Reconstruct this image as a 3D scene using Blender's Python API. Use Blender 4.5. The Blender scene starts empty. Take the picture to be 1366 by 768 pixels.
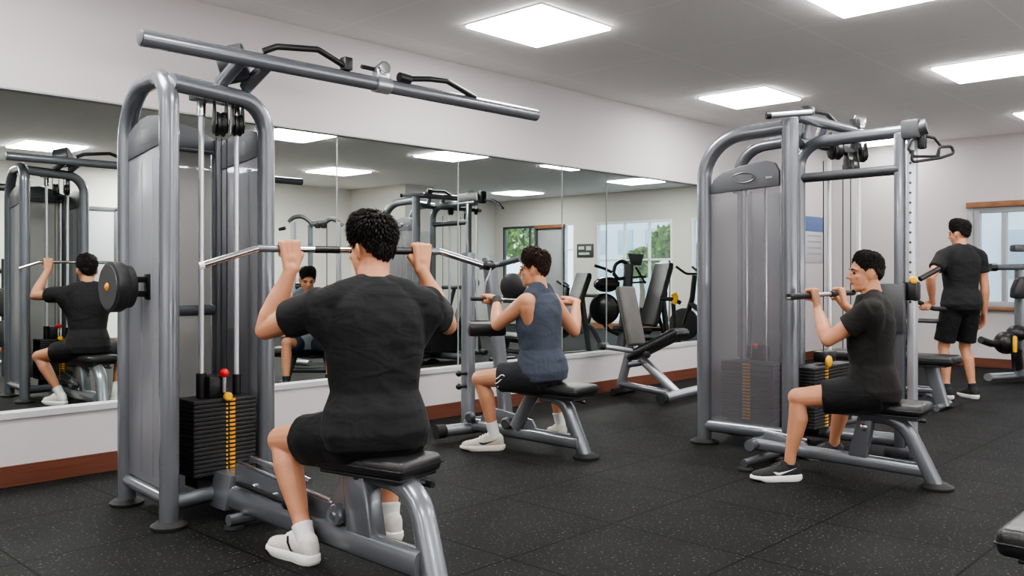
import bpy, bmesh, math, random
import numpy as np
from mathutils import Vector, Matrix, Quaternion, noise
V = Vector
PI = math.pi
random.seed(7)
COL = bpy.context.scene.collection
# ------------------------------------------------------------------ camera model (pixels of the 1366x768 photograph)
F = 1170.0; CX = 683.0; HY = 366.0; CAMH = 1.2
TH = math.atan2(1110, F); SN, CS = math.sin(TH), math.cos(TH)
FW = V((CS, SN, 0)); RT = V((SN, -CS, 0))
def dp(px, py, d):
    """the point seen at (px, py) at depth d"""
    return V((0, 0, CAMH)) + FW * d + RT * ((px - CX) / F * d) + V((0, 0, (HY - py) / F * d))
# ------------------------------------------------------------------ objects
ORG = {}
def tag(o, label=None, cat=None, group=None, kind=None):
    if label: o['label'] = label
    if cat: o['category'] = cat
    if group: o['group'] = group
    if kind: o['kind'] = kind
    return o
def thing(name, label, cat, loc=(0, 0, 0), group=None):
    o = bpy.data.objects.new(name, None); COL.objects.link(o)
    o.location = loc; o.empty_display_size = .1
    ORG[o.name] = V(loc)
    return tag(o, label, cat, group)
def top(o):
    while o.parent: o = o.parent
    return o
def copy_tree(o, parent=None, skip=()):
    c = o.copy(); COL.objects.link(c); c.parent = parent
    for ch in list(o.children):
        if ch.name.split('.')[0] not in skip: copy_tree(ch, c, skip)
    return c
def sharp(me, ang=38):
    me.polygons.foreach_set('use_smooth', [True] * len(me.polygons))
    try: me.set_sharp_from_angle(angle=math.radians(ang))
    except Exception: pass
def link(name, me, m, parent=None, ang=38):
    me.materials.clear(); me.materials.append(m)
    if ang: sharp(me, ang)
    o = bpy.data.objects.new(name, me); COL.objects.link(o)
    if parent:
        me.transform(Matrix.Translation(-ORG[top(parent).name])); o.parent = parent
    else:
        co = np.empty(len(me.vertices) * 3); me.vertices.foreach_get('co', co); co = co.reshape(-1, 3)
        b = V(((co[:, 0].min() + co[:, 0].max()) / 2, (co[:, 1].min() + co[:, 1].max()) / 2, co[:, 2].min()))
        me.transform(Matrix.Translation(-b)); o.location = b; ORG[o.name] = b
    return o
def fillet(pts, rad, n=6):
    pts = [V(p) for p in pts]
    if len(pts) < 3: return pts
    out = [pts[0]]
    for i in range(1, len(pts) - 1):
        p, a, b = pts[i], pts[i - 1] - pts[i], pts[i + 1] - pts[i]
        la, lb = a.length, b.length
        a.normalize(); b.normalize()
        ang = a.angle(b)
        if ang > 3.1: out.append(p); continue
        r = rad[i - 1] if isinstance(rad, (list, tuple)) else rad
        t = min(r / math.tan(ang / 2), la * .49, lb * .49)
        r2 = t * math.tan(ang / 2)
        bis = (a + b).normalized()
        c = p + bis * (r2 / math.sin(ang / 2))
        s, e = p + a * t - c, p + b * t - c
        full = s.angle(e); ax = s.cross(e).normalized()
        for k in range(n + 1): out.append(c + Quaternion(ax, full * k / n) @ s)
    out.append(pts[-1])
    return out
class MB:
    def __init__(s): s.v = []; s.f = []
    def add(s, vs, fs):
        b = len(s.v); s.v += [tuple(x) for x in vs]; s.f += [tuple(b + i for i in f) for f in fs]; return s
    def box(s, c, d, bev=0.0, rot=None, seg=2, taper=None):
        bm = bmesh.new(); bmesh.ops.create_cube(bm, size=1)
        for v in bm.verts:
            v.co = V((v.co.x * d[0], v.co.y * d[1], v.co.z * d[2]))
            if taper and v.co.z > 0: v.co.x *= taper[0]; v.co.y *= taper[1]
        if bev: bmesh.ops.bevel(bm, geom=bm.edges[:], offset=min(bev, min(d) * .49), segments=seg, affect='EDGES', profile=.5)
        M = Matrix.Translation(V(c)) @ (rot.to_4x4() if rot else Matrix())
        bm.verts.index_update()
        s.add([M @ v.co for v in bm.verts], [[v.index for v in f.verts] for f in bm.faces]); bm.free(); return s
    def loft(s, rings, caps=True, closed=False):
        n = len(rings[0]); vs = [p for r in rings for p in r]; fs = []
        m = len(rings)
        for i in range(m if closed else m - 1):
            for j in range(n):
                a, b = i * n, ((i + 1) % m) * n
                fs.append((a + j, a + (j + 1) % n, b + (j + 1) % n, b + j))
        if caps and not closed:
            fs.append(tuple(range(n - 1, -1, -1))); fs.append(tuple((m - 1) * n + j for j in range(n)))
        return s.add(vs, fs)
    def tube(s, pts, r, n=12, fil=0, fn=6, oval=None, up=None, closed=False, p=2.0, round_ends=False):
        """a swept tube; r a number or one per point; oval=(side, up) factors"""
        pts = fillet(pts, fil, fn) if fil else [V(q) for q in pts]
        m = len(pts); rs = list(r) if isinstance(r, (list, tuple)) else [r] * m
        T = []
        for i in range(m):
            if closed: t = pts[(i + 1) % m] - pts[i - 1]
            else: t = pts[min(i + 1, m - 1)] - pts[max(i - 1, 0)]
            T.append(t.normalized())
        u = V(up) if up else (V((0, 0, 1)) if abs(T[0].z) < .9 else V((0, 1, 0)))
        rings = []; ox, oy = oval or (1, 1)
        for i in range(m):
            u = (u - T[i] * u.dot(T[i]))
            if u.length < 1e-6: u = T[i].orthogonal()
            u.normalize(); w = T[i].cross(u)
            rg = []
            for k in range(n):
                a = 2 * PI * k / n; c_, s_ = math.cos(a), math.sin(a)
                c_ = math.copysign(abs(c_) ** (2 / p), c_); s_ = math.copysign(abs(s_) ** (2 / p), s_)
                rg.append(pts[i] + w * (c_ * rs[i] * ox) + u * (s_ * rs[i] * oy))
            rings.append(rg)
        if round_ends and not closed:
            def cap(i, sgn):
                out = []
                for q in (.5, .85):
                    k = math.sqrt(1 - q * q)
                    out.append([pts[i] + (x - pts[i]) * k + T[i] * (sgn * rs[i] * q) for x in rings[i]])
                return out
            rings = cap(0, -1)[::-1] + rings + cap(m - 1, 1)
        return s.loft(rings, True, closed)
    def lathe(s, o, ax, prof, n=24):
        """prof: (radius, height along ax)"""
        ax = V(ax).normalized(); u = ax.orthogonal().normalized(); w = ax.cross(u); o = V(o)
        rings = [[o + ax * h + (u * math.cos(2 * PI * k / n) + w * math.sin(2 * PI * k / n)) * max(r, 1e-4) for k in range(n)] for r, h in prof]
        return s.loft(rings)
    def cyl(s, a, b, r, n=20, bev=.003):
        a, b = V(a), V(b); L = (b - a).length; e = min(bev, r * .4, L * .4)
        return s.lathe(a, b - a, [(r - e, 0), (r, e), (r, L - e), (r - e, L)], n)
    def prism(s, poly, d, bev=0.0):
        """planar polygon extruded by the vector d (centred)"""
        d = V(d); bm = bmesh.new()
        a = [bm.verts.new(V(q) - d / 2) for q in poly]; b = [bm.verts.new(V(q) + d / 2) for q in poly]
        n = len(poly); bm.faces.new(a[::-1]); bm.faces.new(b)
        for i in range(n): bm.faces.new((a[i], a[(i + 1) % n], b[(i + 1) % n], b[i]))
        bmesh.ops.recalc_face_normals(bm, faces=bm.faces)
        if bev: bmesh.ops.bevel(bm, geom=[e for e in bm.edges if e.calc_face_angle(0) > .5], offset=bev, segments=2, affect='EDGES', profile=.5)
        bm.verts.index_update()
        s.add([v.co.copy() for v in bm.verts], [[v.index for v in f.verts] for f in bm.faces]); bm.free(); return s
    def ell(s, c, r, R=None, n=20, m=12):
        c = V(c); rings = []
        for i in range(1, m):
            a = PI * i / m
            rg = []
            for k in range(n):
                b = 2 * PI * k / n
                q = V((r[0] * math.sin(a) * math.cos(b), r[1] * math.sin(a) * math.sin(b), -r[2] * math.cos(a)))
                rg.append(c + (R @ q if R else q))
            rings.append(rg)
        return s.loft(rings)
    def cone(s, a, b, ra, rb, n=16):
        """capsule with two radii"""
        a, b = V(a), V(b)
        if (b - a).length < 1e-5: b = a + V((0, 0, 1e-4))
        ax = (b - a).normalized(); L = (b - a).length; pr = []
        for k in range(5):
            t = PI / 2 * k / 5; pr.append((ra * math.sin(t) + 1e-4, -ra * math.cos(t)))
        pr.append((ra, 0)); pr.append((rb, L))
        for k in range(4, -1, -1):
            t = PI / 2 * k / 5; pr.append((rb * math.sin(t) + 1e-4, L + rb * math.cos(t)))
        return s.lathe(a, ax, pr, n)
    def limb(s, pts, rs):
        for i in range(len(pts) - 1): s.cone(pts[i], pts[i + 1], rs[i], rs[i + 1])
        return s
    def mesh(s, name):
        me = bpy.data.meshes.new(name); me.from_pydata(s.v, [], s.f); me.validate(); 
        bm = bmesh.new(); bm.from_mesh(me); bmesh.ops.recalc_face_normals(bm, faces=bm.faces); bm.to_mesh(me); bm.free()
        return me
    def build(s, name, m, parent=None, ang=38): return link(name, s.mesh(name), m, parent, ang)
    def remeshed(s, name, voxel, smooth=3, fac=.5):
        me = bpy.data.meshes.new('tmp'); me.from_pydata(s.v, [], s.f); me.update()
        bm = bmesh.new(); bm.from_mesh(me); bmesh.ops.recalc_face_normals(bm, faces=bm.faces); bm.to_mesh(me); bm.free()
        o = bpy.data.objects.new('tmp', me); COL.objects.link(o)
        a = o.modifiers.new('r', 'REMESH'); a.mode = 'VOXEL'; a.voxel_size = voxel; a.adaptivity = 0
        if smooth:
            b = o.modifiers.new('s', 'SMOOTH'); b.factor = fac; b.iterations = smooth
        dg = bpy.context.evaluated_depsgraph_get(); dg.update()
        out = bpy.data.meshes.new_from_object(o.evaluated_get(dg)); out.name = name
        bpy.data.objects.remove(o); bpy.data.meshes.remove(me)
        return out
# ------------------------------------------------------------------ materials
def nodes(name):
    m = bpy.data.materials.new(name); m.use_nodes = True; nt = m.node_tree
    return m, nt, nt.nodes['Principled BSDF'], nt.nodes['Material Output']
def mat(name, col, rough=.5, metal=0.0, var=.12, scale=6.0, bump=0.0, bscale=150.0, spec=.5, coat=0.0, stretch=None, sheen=0.0, sss=0.0):
    m, nt, b, out = nodes(name); N = nt.nodes; L = nt.links
    tc = N.new('ShaderNodeTexCoord'); src = tc.outputs['Object']
    if stretch:
        mp = N.new('ShaderNodeMapping'); mp.inputs['Scale'].default_value = stretch; L.new(src, mp.inputs['Vector']); src = mp.outputs['Vector']
    nz = N.new('ShaderNodeTexNoise'); nz.inputs['Scale'].default_value = scale; nz.inputs['Detail'].default_value = 3
    L.new(src, nz.inputs['Vector'])
    rp = N.new('ShaderNodeValToRGB'); e = rp.color_ramp.elements
    e[0].position = .3; e[1].position = .7
    e[0].color = [c * (1 - var) for c in col] + [1]; e[1].color = [min(1, c * (1 + var)) for c in col] + [1]
    L.new(nz.outputs['Fac'], rp.inputs['Fac']); L.new(rp.outputs['Color'], b.inputs['Base Color'])
    b.inputs['Roughness'].default_value = rough; b.inputs['Metallic'].default_value = metal
    b.inputs['Specular IOR Level'].default_value = spec; b.inputs['Coat Weight'].default_value = coat
    b.inputs['Sheen Weight'].default_value = sheen
    if sss:
        b.inputs['Subsurface Weight'].default_value = sss; b.inputs['Subsurface Radius'].default_value = (.012, .005, .003); b.inputs['Subsurface Scale'].default_value = 1.0
    if bump:
        n2 = N.new('ShaderNodeTexNoise'); n2.inputs['Scale'].default_value = bscale; L.new(src, n2.inputs['Vector'])
        bp = N.new('ShaderNodeBump'); bp.inputs['Strength'].default_value = bump; bp.inputs['Distance'].default_value = .01
        L.new(n2.outputs['Fac'], bp.inputs['Height']); L.new(bp.outputs['Normal'], b.inputs['Normal'])
    return m
def seethrough(name, col, clear, rough=.35, tint=(1, 1, 1)):
    m, nt, b, out = nodes(name); N = nt.nodes; L = nt.links
    nz = N.new('ShaderNodeTexNoise'); nz.inputs['Scale'].default_value = 3
    tc = N.new('ShaderNodeTexCoord'); L.new(tc.outputs['Object'], nz.inputs['Vector'])
    rp = N.new('ShaderNodeValToRGB'); e = rp.color_ramp.elements
    e[0].color = [c * .92 for c in col] + [1]; e[1].color = [min(1, c * 1.08) for c in col] + [1]
    L.new(nz.outputs['Fac'], rp.inputs['Fac']); L.new(rp.outputs['Color'], b.inputs['Base Color'])
    b.inputs['Roughness'].default_value = rough
    t = N.new('ShaderNodeBsdfTransparent'); t.inputs['Color'].default_value = (*tint, 1)
    mx = N.new('ShaderNodeMixShader'); mx.inputs['Fac'].default_value = clear
    L.new(b.outputs['BSDF'], mx.inputs[1]); L.new(t.outputs['BSDF'], mx.inputs[2]); L.new(mx.outputs['Shader'], out.inputs['Surface'])
    return m
def glow(name, col, strength):
    m, nt, b, out = nodes(name)
    N, L = nt.nodes, nt.links
    e = N.new('ShaderNodeEmission'); e.inputs['Strength'].default_value = strength
    nz = N.new('ShaderNodeTexNoise'); nz.inputs['Scale'].default_value = 2
    rp = N.new('ShaderNodeValToRGB'); rp.color_ramp.elements[0].color = [c * .97 for c in col] + [1]; rp.color_ramp.elements[1].color = list(col) + [1]
    L.new(nz.outputs['Fac'], rp.inputs['Fac']); L.new(rp.outputs['Color'], e.inputs['Color']); L.new(e.outputs['Emission'], out.inputs['Surface'])
    return m
def seam(nt, sock, axis, size, off, width):
    """1 on thin lines every size metres along an axis of the coordinate sock"""
    N, L = nt.nodes, nt.links
    sp = N.new('ShaderNodeSeparateXYZ'); L.new(sock, sp.inputs[0])
    def mth(op, a, b=None):
        n = N.new('ShaderNodeMath'); n.operation = op
        if hasattr(a, 'is_output'): L.new(a, n.inputs[0])
        else: n.inputs[0].default_value = a
        if b is not None: n.inputs[1].default_value = b
        return n.outputs[0]
    a = mth('SUBTRACT', sp.outputs[axis], off); a = mth('DIVIDE', a, size); a = mth('FRACT', a)
    a = mth('SUBTRACT', a, .5); a = mth('ABSOLUTE', a); return mth('GREATER_THAN', a, .5 - width / size / 2)
def floor_mat():
    m, nt, b, out = nodes('rubber_floor'); N, L = nt.nodes, nt.links
    g = N.new('ShaderNodeNewGeometry'); p = g.outputs['Position']
    base = N.new('ShaderNodeTexNoise'); base.inputs['Scale'].default_value = 2.2; base.inputs['Detail'].default_value = 6; L.new(p, base.inputs['Vector'])
    r1 = N.new('ShaderNodeValToRGB'); e = r1.color_ramp.elements; e[0].position = .3; e[1].position = .75
    e[0].color = (.0115, .0115, .0113, 1); e[1].color = (.0185, .0183, .018, 1); L.new(base.outputs['Fac'], r1.inputs['Fac'])
    fl = N.new('ShaderNodeTexNoise'); fl.inputs['Scale'].default_value = 70; fl.inputs['Detail'].default_value = 1; L.new(p, fl.inputs['Vector'])
    r2 = N.new('ShaderNodeValToRGB'); e = r2.color_ramp.elements; e[0].position = .645; e[1].position = .72; e[0].color = (0, 0, 0, 1); e[1].color = (1, 1, 1, 1)
    L.new(fl.outputs['Fac'], r2.inputs['Fac'])
    mx = N.new('ShaderNodeMixRGB'); mx.inputs[2].default_value = (.16, .16, .162, 1); 
    ml = N.new('ShaderNodeMath'); ml.operation = 'MULTIPLY'; ml.inputs[1].default_value = .55; L.new(r2.outputs['Color'], ml.inputs[0])
    L.new(ml.outputs[0], mx.inputs[0]); L.new(r1.outputs['Color'], mx.inputs[1])
    s1 = seam(nt, p, 0, .72, 5.2 + .36, .012); s2 = seam(nt, p, 1, .72, 1.48 + .36, .012)
    mm = N.new('ShaderNodeMath'); mm.operation = 'MAXIMUM'; L.new(s1, mm.inputs[0]); L.new(s2, mm.inputs[1])
    m2 = N.new('ShaderNodeMixRGB'); m2.inputs[2].default_value = (.0015, .0015, .0015, 1)
    mq = N.new('ShaderNodeMath'); mq.operation = 'MULTIPLY'; mq.inputs[1].default_value = .85; L.new(mm.outputs[0], mq.inputs[0])
    L.new(mq.outputs[0], m2.inputs[0]); L.new(mx.outputs[0], m2.inputs[1]); L.new(m2.outputs[0], b.inputs['Base Color'])
    b.inputs['Roughness'].default_value = .65; b.inputs['Specular IOR Level'].default_value = .07
    bp = N.new('ShaderNodeBump'); bp.inputs['Strength'].default_value = .25; bp.inputs['Distance'].default_value = .004
    n3 = N.new('ShaderNodeTexNoise'); n3.inputs['Scale'].default_value = 260; L.new(p, n3.inputs['Vector'])
    L.new(n3.outputs['Fac'], bp.inputs['Height']); L.new(bp.outputs['Normal'], b.inputs['Normal'])
    return m
def ceil_mat():
    m, nt, b, out = nodes('ceiling_tile'); N, L = nt.nodes, nt.links
    g = N.new('ShaderNodeNewGeometry'); p = g.outputs['Position']
    n1 = N.new('ShaderNodeTexNoise'); n1.inputs['Scale'].default_value = 40; L.new(p, n1.inputs['Vector'])
    r1 = N.new('ShaderNodeValToRGB'); e = r1.color_ramp.elements; e[0].color = (.82, .81, .80, 1); e[1].color = (.88, .87, .86, 1); L.new(n1.outputs['Fac'], r1.inputs['Fac'])
    s1 = seam(nt, p, 0, 1.16, 4.36 + .58, .016); s2 = seam(nt, p, 1, 1.16, 4.61 + .58, .016)
    mm = N.new('ShaderNodeMath'); mm.operation = 'MAXIMUM'; L.new(s1, mm.inputs[0]); L.new(s2, mm.inputs[1])
    mq = N.new('ShaderNodeMath'); mq.operation = 'MULTIPLY'; mq.inputs[1].default_value = .6; L.new(mm.outputs[0], mq.inputs[0])
    m2 = N.new('ShaderNodeMixRGB'); m2.inputs[2].default_value = (.97, .96, .95, 1)
    L.new(mq.outputs[0], m2.inputs[0]); L.new(r1.outputs['Color'], m2.inputs[1]); L.new(m2.outputs[0], b.inputs['Base Color'])
    b.inputs['Roughness'].default_value = .9
    return m
def cloth(name, col, rough=.85, bump=.3, var=.2):
    """knitted cloth with long soft folds"""
    m = mat(name, col, rough, 0, var, 5, spec=.2, sheen=.04)
    nt = m.node_tree; N, L = nt.nodes, nt.links; b = N['Principled BSDF']
    tc = N.new('ShaderNodeTexCoord'); mp = N.new('ShaderNodeMapping'); mp.inputs['Scale'].default_value = (4, 4, 8); mp.inputs['Rotation'].default_value = (.25, .3, 0)
    L.new(tc.outputs['Object'], mp.inputs['Vector'])
    n1 = N.new('ShaderNodeTexNoise'); n1.inputs['Scale'].default_value = 1.6; n1.inputs['Detail'].default_value = 2; n1.inputs['Distortion'].default_value = .8
    L.new(mp.outputs['Vector'], n1.inputs['Vector'])
    bp = N.new('ShaderNodeBump'); bp.inputs['Strength'].default_value = bump; bp.inputs['Distance'].default_value = .04
    L.new(n1.outputs['Fac'], bp.inputs['Height']); L.new(bp.outputs['Normal'], b.inputs['Normal'])
    return m
M = {}
M['rod'] = mat('bright_steel_rod', (.74, .75, .77), .32, .6, .03, 4)
M['steel'] = mat('grey_painted_steel', (.185, .197, .218), .27, .5, .06, 3, coat=.25)
M['steel_dark'] = mat('dark_grey_painted_steel', (.085, .088, .095), .4, .4, .08, 3)
M['silver'] = mat('silver_painted_steel', (.48, .50, .53), .28, .8, .05, 3)
M['chrome'] = mat('polished_chrome', (.80, .81, .83), .2, 1.0, .03, 4)
M['galv'] = mat('brushed_perforated_steel', (.60, .63, .68), .42, .75, .05, 3)
M['black'] = mat('black_plastic', (.012, .012, .013), .38, 0, .2, 8)
M['plate'] = mat('black_weight_plate', (.026, .026, .027), .5, .2, .25, 14)
M['gloss'] = mat('glossy_black_weight', (.03, .03, .032), .2, .3, .3, 6)
M['rubber'] = mat('black_rubber', (.013, .013, .013), .7, 0, .2, 20, bump=.1)
M['vinyl'] = mat('black_vinyl', (.014, .014, .015), .36, 0, .2, 12, bump=.12, bscale=220)
M['vinyl_grey'] = mat('charcoal_vinyl', (.095, .088, .082), .55, 0, .1, 12, bump=.1, bscale=220)
M['cap'] = mat('grey_shroud_cap', (.115, .12, .13), .42, .2, .06, 4)
M['cap_mark'] = mat('pale_emblem_grey', (.15, .155, .165), .45, .2, .05, 4)
M['shroud'] = seethrough('smoky_clear_shroud', (.27, .275, .30), .22, .3, (.75, .75, .78))
M['shroud_clear'] = seethrough('frosted_clear_shroud', (.30, .29, .305), .72, .38, (.82, .82, .84))
M['shroud_back'] = seethrough('smoky_rear_shroud', (.42, .415, .41), .22, .4, (.85, .85, .85))
M['orange'] = mat('orange_sticker', (.85, .33, .015), .5, 0, .3, 30)
M['yellow'] = mat('yellow_plastic', (.85, .45, .02), .4, 0, .1, 10)
M['red'] = mat('red_plastic', (.65, .02, .02), .3, 0, .1, 10)
M['white'] = mat('white_sticker', (.8, .8, .8), .5, 0, .04, 10)
M['skin'] = mat('light_tan_skin', (.52, .245, .142), .5, 0, .09, 9, spec=.4, bump=.03, bscale=90, sss=.05)
M['skin_warm'] = mat('warm_tan_skin', (.47, .22, .13), .5, 0, .09, 9, spec=.4, sss=.06)
M['lip'] = mat('lip_skin', (.40, .15, .12), .45, 0, .08, 20)
M['eye'] = mat('dark_eye', (.02, .012, .01), .15, 0, .1, 20)
M['hair'] = mat('black_hair', (.0125, .010, .009), .62, 0, .35, 60, stretch=(1, 1, .3), spec=.3)
M['hair_brown'] = mat('dark_brown_hair', (.036, .019, .012), .6, 0, .35, 60, stretch=(1, 1, .3), spec=.3)
M['black_cloth'] = cloth('black_cotton', (.0135, .0138, .0145))
M['short_cloth'] = cloth('black_sport_cloth', (.0085, .0088, .010), .7)
M['char_cloth'] = cloth('charcoal_cotton', (.0165, .0158, .0145))
M['blue_cloth'] = cloth('slate_blue_cotton', (.052, .062, .084))
M['grey_cloth'] = cloth('heather_grey_cotton', (.12, .135, .16))
M['navy_cloth'] = cloth('navy_sport_cloth', (.012, .018, .035), .7)
M['dgrey_cloth'] = cloth('dark_grey_sport_cloth', (.022, .023, .027), .7)
M['sock'] = mat('white_sock', (.78, .77, .76), .9, 0, .05, 60, bump=.3, bscale=300)
M['sock_dark'] = mat('dark_sock', (.015, .02, .03), .9, 0, .1, 60, bump=.3, bscale=300)
M['shoe_white'] = mat('off_white_shoe_knit', (.66, .63, .58), .75, 0, .06, 40, bump=.25, bscale=250)
M['shoe_beige'] = mat('beige_grey_shoe', (.50, .46, .41), .75, 0, .08, 40, bump=.2, bscale=250)
M['shoe_black'] = mat('black_shoe_knit', (.016, .016, .017), .75, 0, .2, 40, bump=.3, bscale=250)
M['sole'] = mat('white_foam_sole', (.80, .79, .77), .6, 0, .05, 20)
M['sole_beige'] = mat('cream_foam_sole', (.68, .63, .56), .6, 0, .05, 20)
M['wall'] = mat('painted_wall', (.56, .53, .535), .85, 0, .015, 1.2, bump=.03, bscale=120)
M['wall_low'] = mat('painted_wall_low', (.68, .65, .65), .85, 0, .015, 1.2)
M['wall_cream'] = mat('painted_wall_cream', (.60, .585, .55), .85, 0, .02, 1.2)
M['wood'] = mat('reddish_wood', (.135, .045, .025), .45, 0, .2, 4, stretch=(.4, .4, 12))
M['wood_light'] = mat('brown_wood_frame', (.26, .12, .06), .45, 0, .2, 4, stretch=(.4, 2, 12))
M['frame_grey'] = mat('grey_window_frame', (.35, .36, .37), .5, 0, .04, 4)
M['frame_dark'] = mat('dark_window_frame', (.06, .07, .075), .5, 0, .06, 4)
M['frame_white'] = mat('white_window_frame', (.75, .78, .80), .5, 0, .04, 4)
M['gap'] = mat('dark_gap', (.05, .06, .055), .8, 0, .05, 4)
M['joint'] = mat('mirror_joint', (.30, .32, .31), .4, .2, .04, 4)
M['floor'] = floor_mat(); M['ceil'] = ceil_mat()
M['panel'] = glow('light_diffuser', (1, .985, .96), 22.0)
M['panel_soft'] = glow('light_diffuser_soft', (1, .985, .96), 9.0); M['panel_strong'] = glow('light_diffuser_strong', (1, .985, .96), 42.0)
M['pframe'] = mat('white_light_frame', (.75, .75, .74), .5, 0, .03, 4)
M['leaf'] = mat('green_leaves', (.16, .27, .05), .6, 0, .5, 5)
M['bark'] = mat('brown_bark', (.14, .09, .05), .8, 0, .3, 10)
M['facade'] = mat('pale_blue_facade', (.74, .82, .88), .8, 0, .06, 1)
M['facade_dark'] = mat('grey_blue_window', (.45, .57, .66), .4, 0, .1, 1)
M['ground'] = mat('pale_paving', (.5, .5, .48), .9, 0, .1, 2)
M['sign_blue'] = mat('blue_sign_header', (.10, .16, .34), .5, 0, .08, 20)
M['sign_paper'] = mat('pale_grey_sign', (.50, .50, .52), .6, 0, .03, 20)
M['sign_text'] = mat('grey_sign_text', (.33, .33, .36), .6, 0, .05, 20)
M['sign_green'] = mat('dark_green_sign', (.045, .055, .045), .5, 0, .1, 20)
M['screen'] = mat('dark_console_screen', (.05, .055, .06), .3, 0, .1, 10)
def clear_mirror_pane():  # see-through tinted pane with no reflection of its own
    m, nt, b, out = nodes('clear_mirror_pane'); N, L = nt.nodes, nt.links
    t = N.new('ShaderNodeBsdfTransparent'); 
    nz = N.new('ShaderNodeTexNoise'); nz.inputs['Scale'].default_value = .8
    rp = N.new('ShaderNodeValToRGB'); rp.color_ramp.elements[0].color = (.86, .885, .87, 1); rp.color_ramp.elements[1].color = (.89, .91, .895, 1)
    L.new(nz.outputs['Fac'], rp.inputs['Fac']); L.new(rp.outputs['Color'], t.inputs['Color'])
    L.new(t.outputs['BSDF'], out.inputs['Surface'])
    return m
M['mirror'] = clear_mirror_pane()
# ------------------------------------------------------------------ people
def ik(a, b, l1, l2, pole):
    a, b = V(a), V(b); d = b - a; L = min(max(d.length, abs(l1 - l2) + .01), l1 + l2 - .004); u = d.normalized()
    x = (l1 * l1 - l2 * l2 + L * L) / (2 * L); y = math.sqrt(max(l1 * l1 - x * x, 0))
    p = V(pole); p = (p - u * p.dot(u)).normalized()
    return a + u * x + p * y
def folds(me, amp, sx, sy, sz, seed=0):
    """soft cloth folds: push the vertices along their normals"""
    n = len(me.vertices); co = np.empty(n * 3); me.vertices.foreach_get('co', co); co = co.reshape(-1, 3)
    nr = np.empty(n * 3, dtype=np.float32); me.vertex_normals.foreach_get('vector', nr); nr = nr.reshape(-1, 3)
    d = np.empty(n)
    for i in range(n):
        x, y, z = co[i]; t = z + .45 * x - .3 * y
        a = noise.noise(V((x * sx + seed, y * sy, t * sz))); b = noise.noise(V((x * sx * 2 - seed, y * sy * 2, (z - .5 * x) * sz * 1.3)))
        d[i] = (1 - abs(a) * 2.2) * .55 + b * .6
    co += nr * (amp * d)[:, None]
    me.vertices.foreach_set('co', co.ravel()); me.update()
def fist(mb, W, G, A, N, s=1.0, rb=.0155):
    """hand wrapped round a bar: wrist W, bar point G, bar axis A towards the thumb, N from the back of the hand to the palm"""
    A = A.normalized(); H = G - W; H = (H - A * H.dot(A)).normalized(); N = (N - A * N.dot(A)); N = (N - H * N.dot(H)).normalized()
    def P(ang, R, off): return G + (N * -math.cos(math.radians(ang)) + H * math.sin(math.radians(ang))) * R + A * off
    R = (rb + .0125 * s)
    ks = []
    for i in range(4):
        o = (-.031 + i * .0205) * s; ln = (.88, .97, 1.0, .95)[i]; r = (.0092, .0102, .0106, .0102)[i] * s
        K = P(28, R * 1.16, o); ks.append(K)
        mb.limb([K, P(88, R * 1.12 * ln, o), P(150, R * ln, o * .97), P(215, R * .98, o * .95), P(250, R * .96, o * .95)], [r * 1.22, r * 1.08, r, r * .95, r * .85])
        mb.cone(W + A * o * .55 - N * .004, K, .0165 * s, r * 1.25)
    mb.ell((W * .45 + G * .55) - N * .012 * s, (.036 * s, .03 * s, .02 * s), Matrix((A, H, N)).transposed())
    t0 = W + H * .022 * s + A * .022 * s + N * .006 * s; t1 = G - H * .022 * s + A * .047 * s + N * .004; t2 = P(215, R * 1.12, .044 * s); t3 = P(160, R * 1.35, .026 * s)
    mb.limb([t0, t1, t2, t3], [.0165 * s, .0145 * s, .0125 * s, .0105 * s])
def loose_hand(mb, W, D, A, N, s=1.0):
    """relaxed hanging hand: D down the fingers, A towards the thumb, N palm side"""
    D, A, N = D.normalized(), A.normalized(), N.normalized()
    for i in range(4):
        o = (-.03 + i * .02) * s; ln = (.062, .078, .084, .076)[i] * s; r = (.0085, .0095, .0098, .0095)[i] * s
        K = W + D * (.085 + .004 * i) * s + A * o
        p1 = K + (D * .95 + N * .25).normalized() * ln * .48; p2 = p1 + (D * .75 + N * .65).normalized() * ln * .34; p3 = p2 + (D * .5 + N * .85).normalized() * ln * .26
        mb.limb([W + A * o * .5, K, p1, p2, p3], [.016 * s, r * 1.2, r * 1.05, r * .95, r * .85])
    mb.limb([W + A * .018 * s + D * .015, W + A * .042 * s + D * .05 * s + N * .012, W + A * .046 * s + D * .08 * s + N * .024, W + A * .04 * s + D * .105 * s + N * .03], [.016 * s, .014 * s, .0115 * s, .009 * s])
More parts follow.
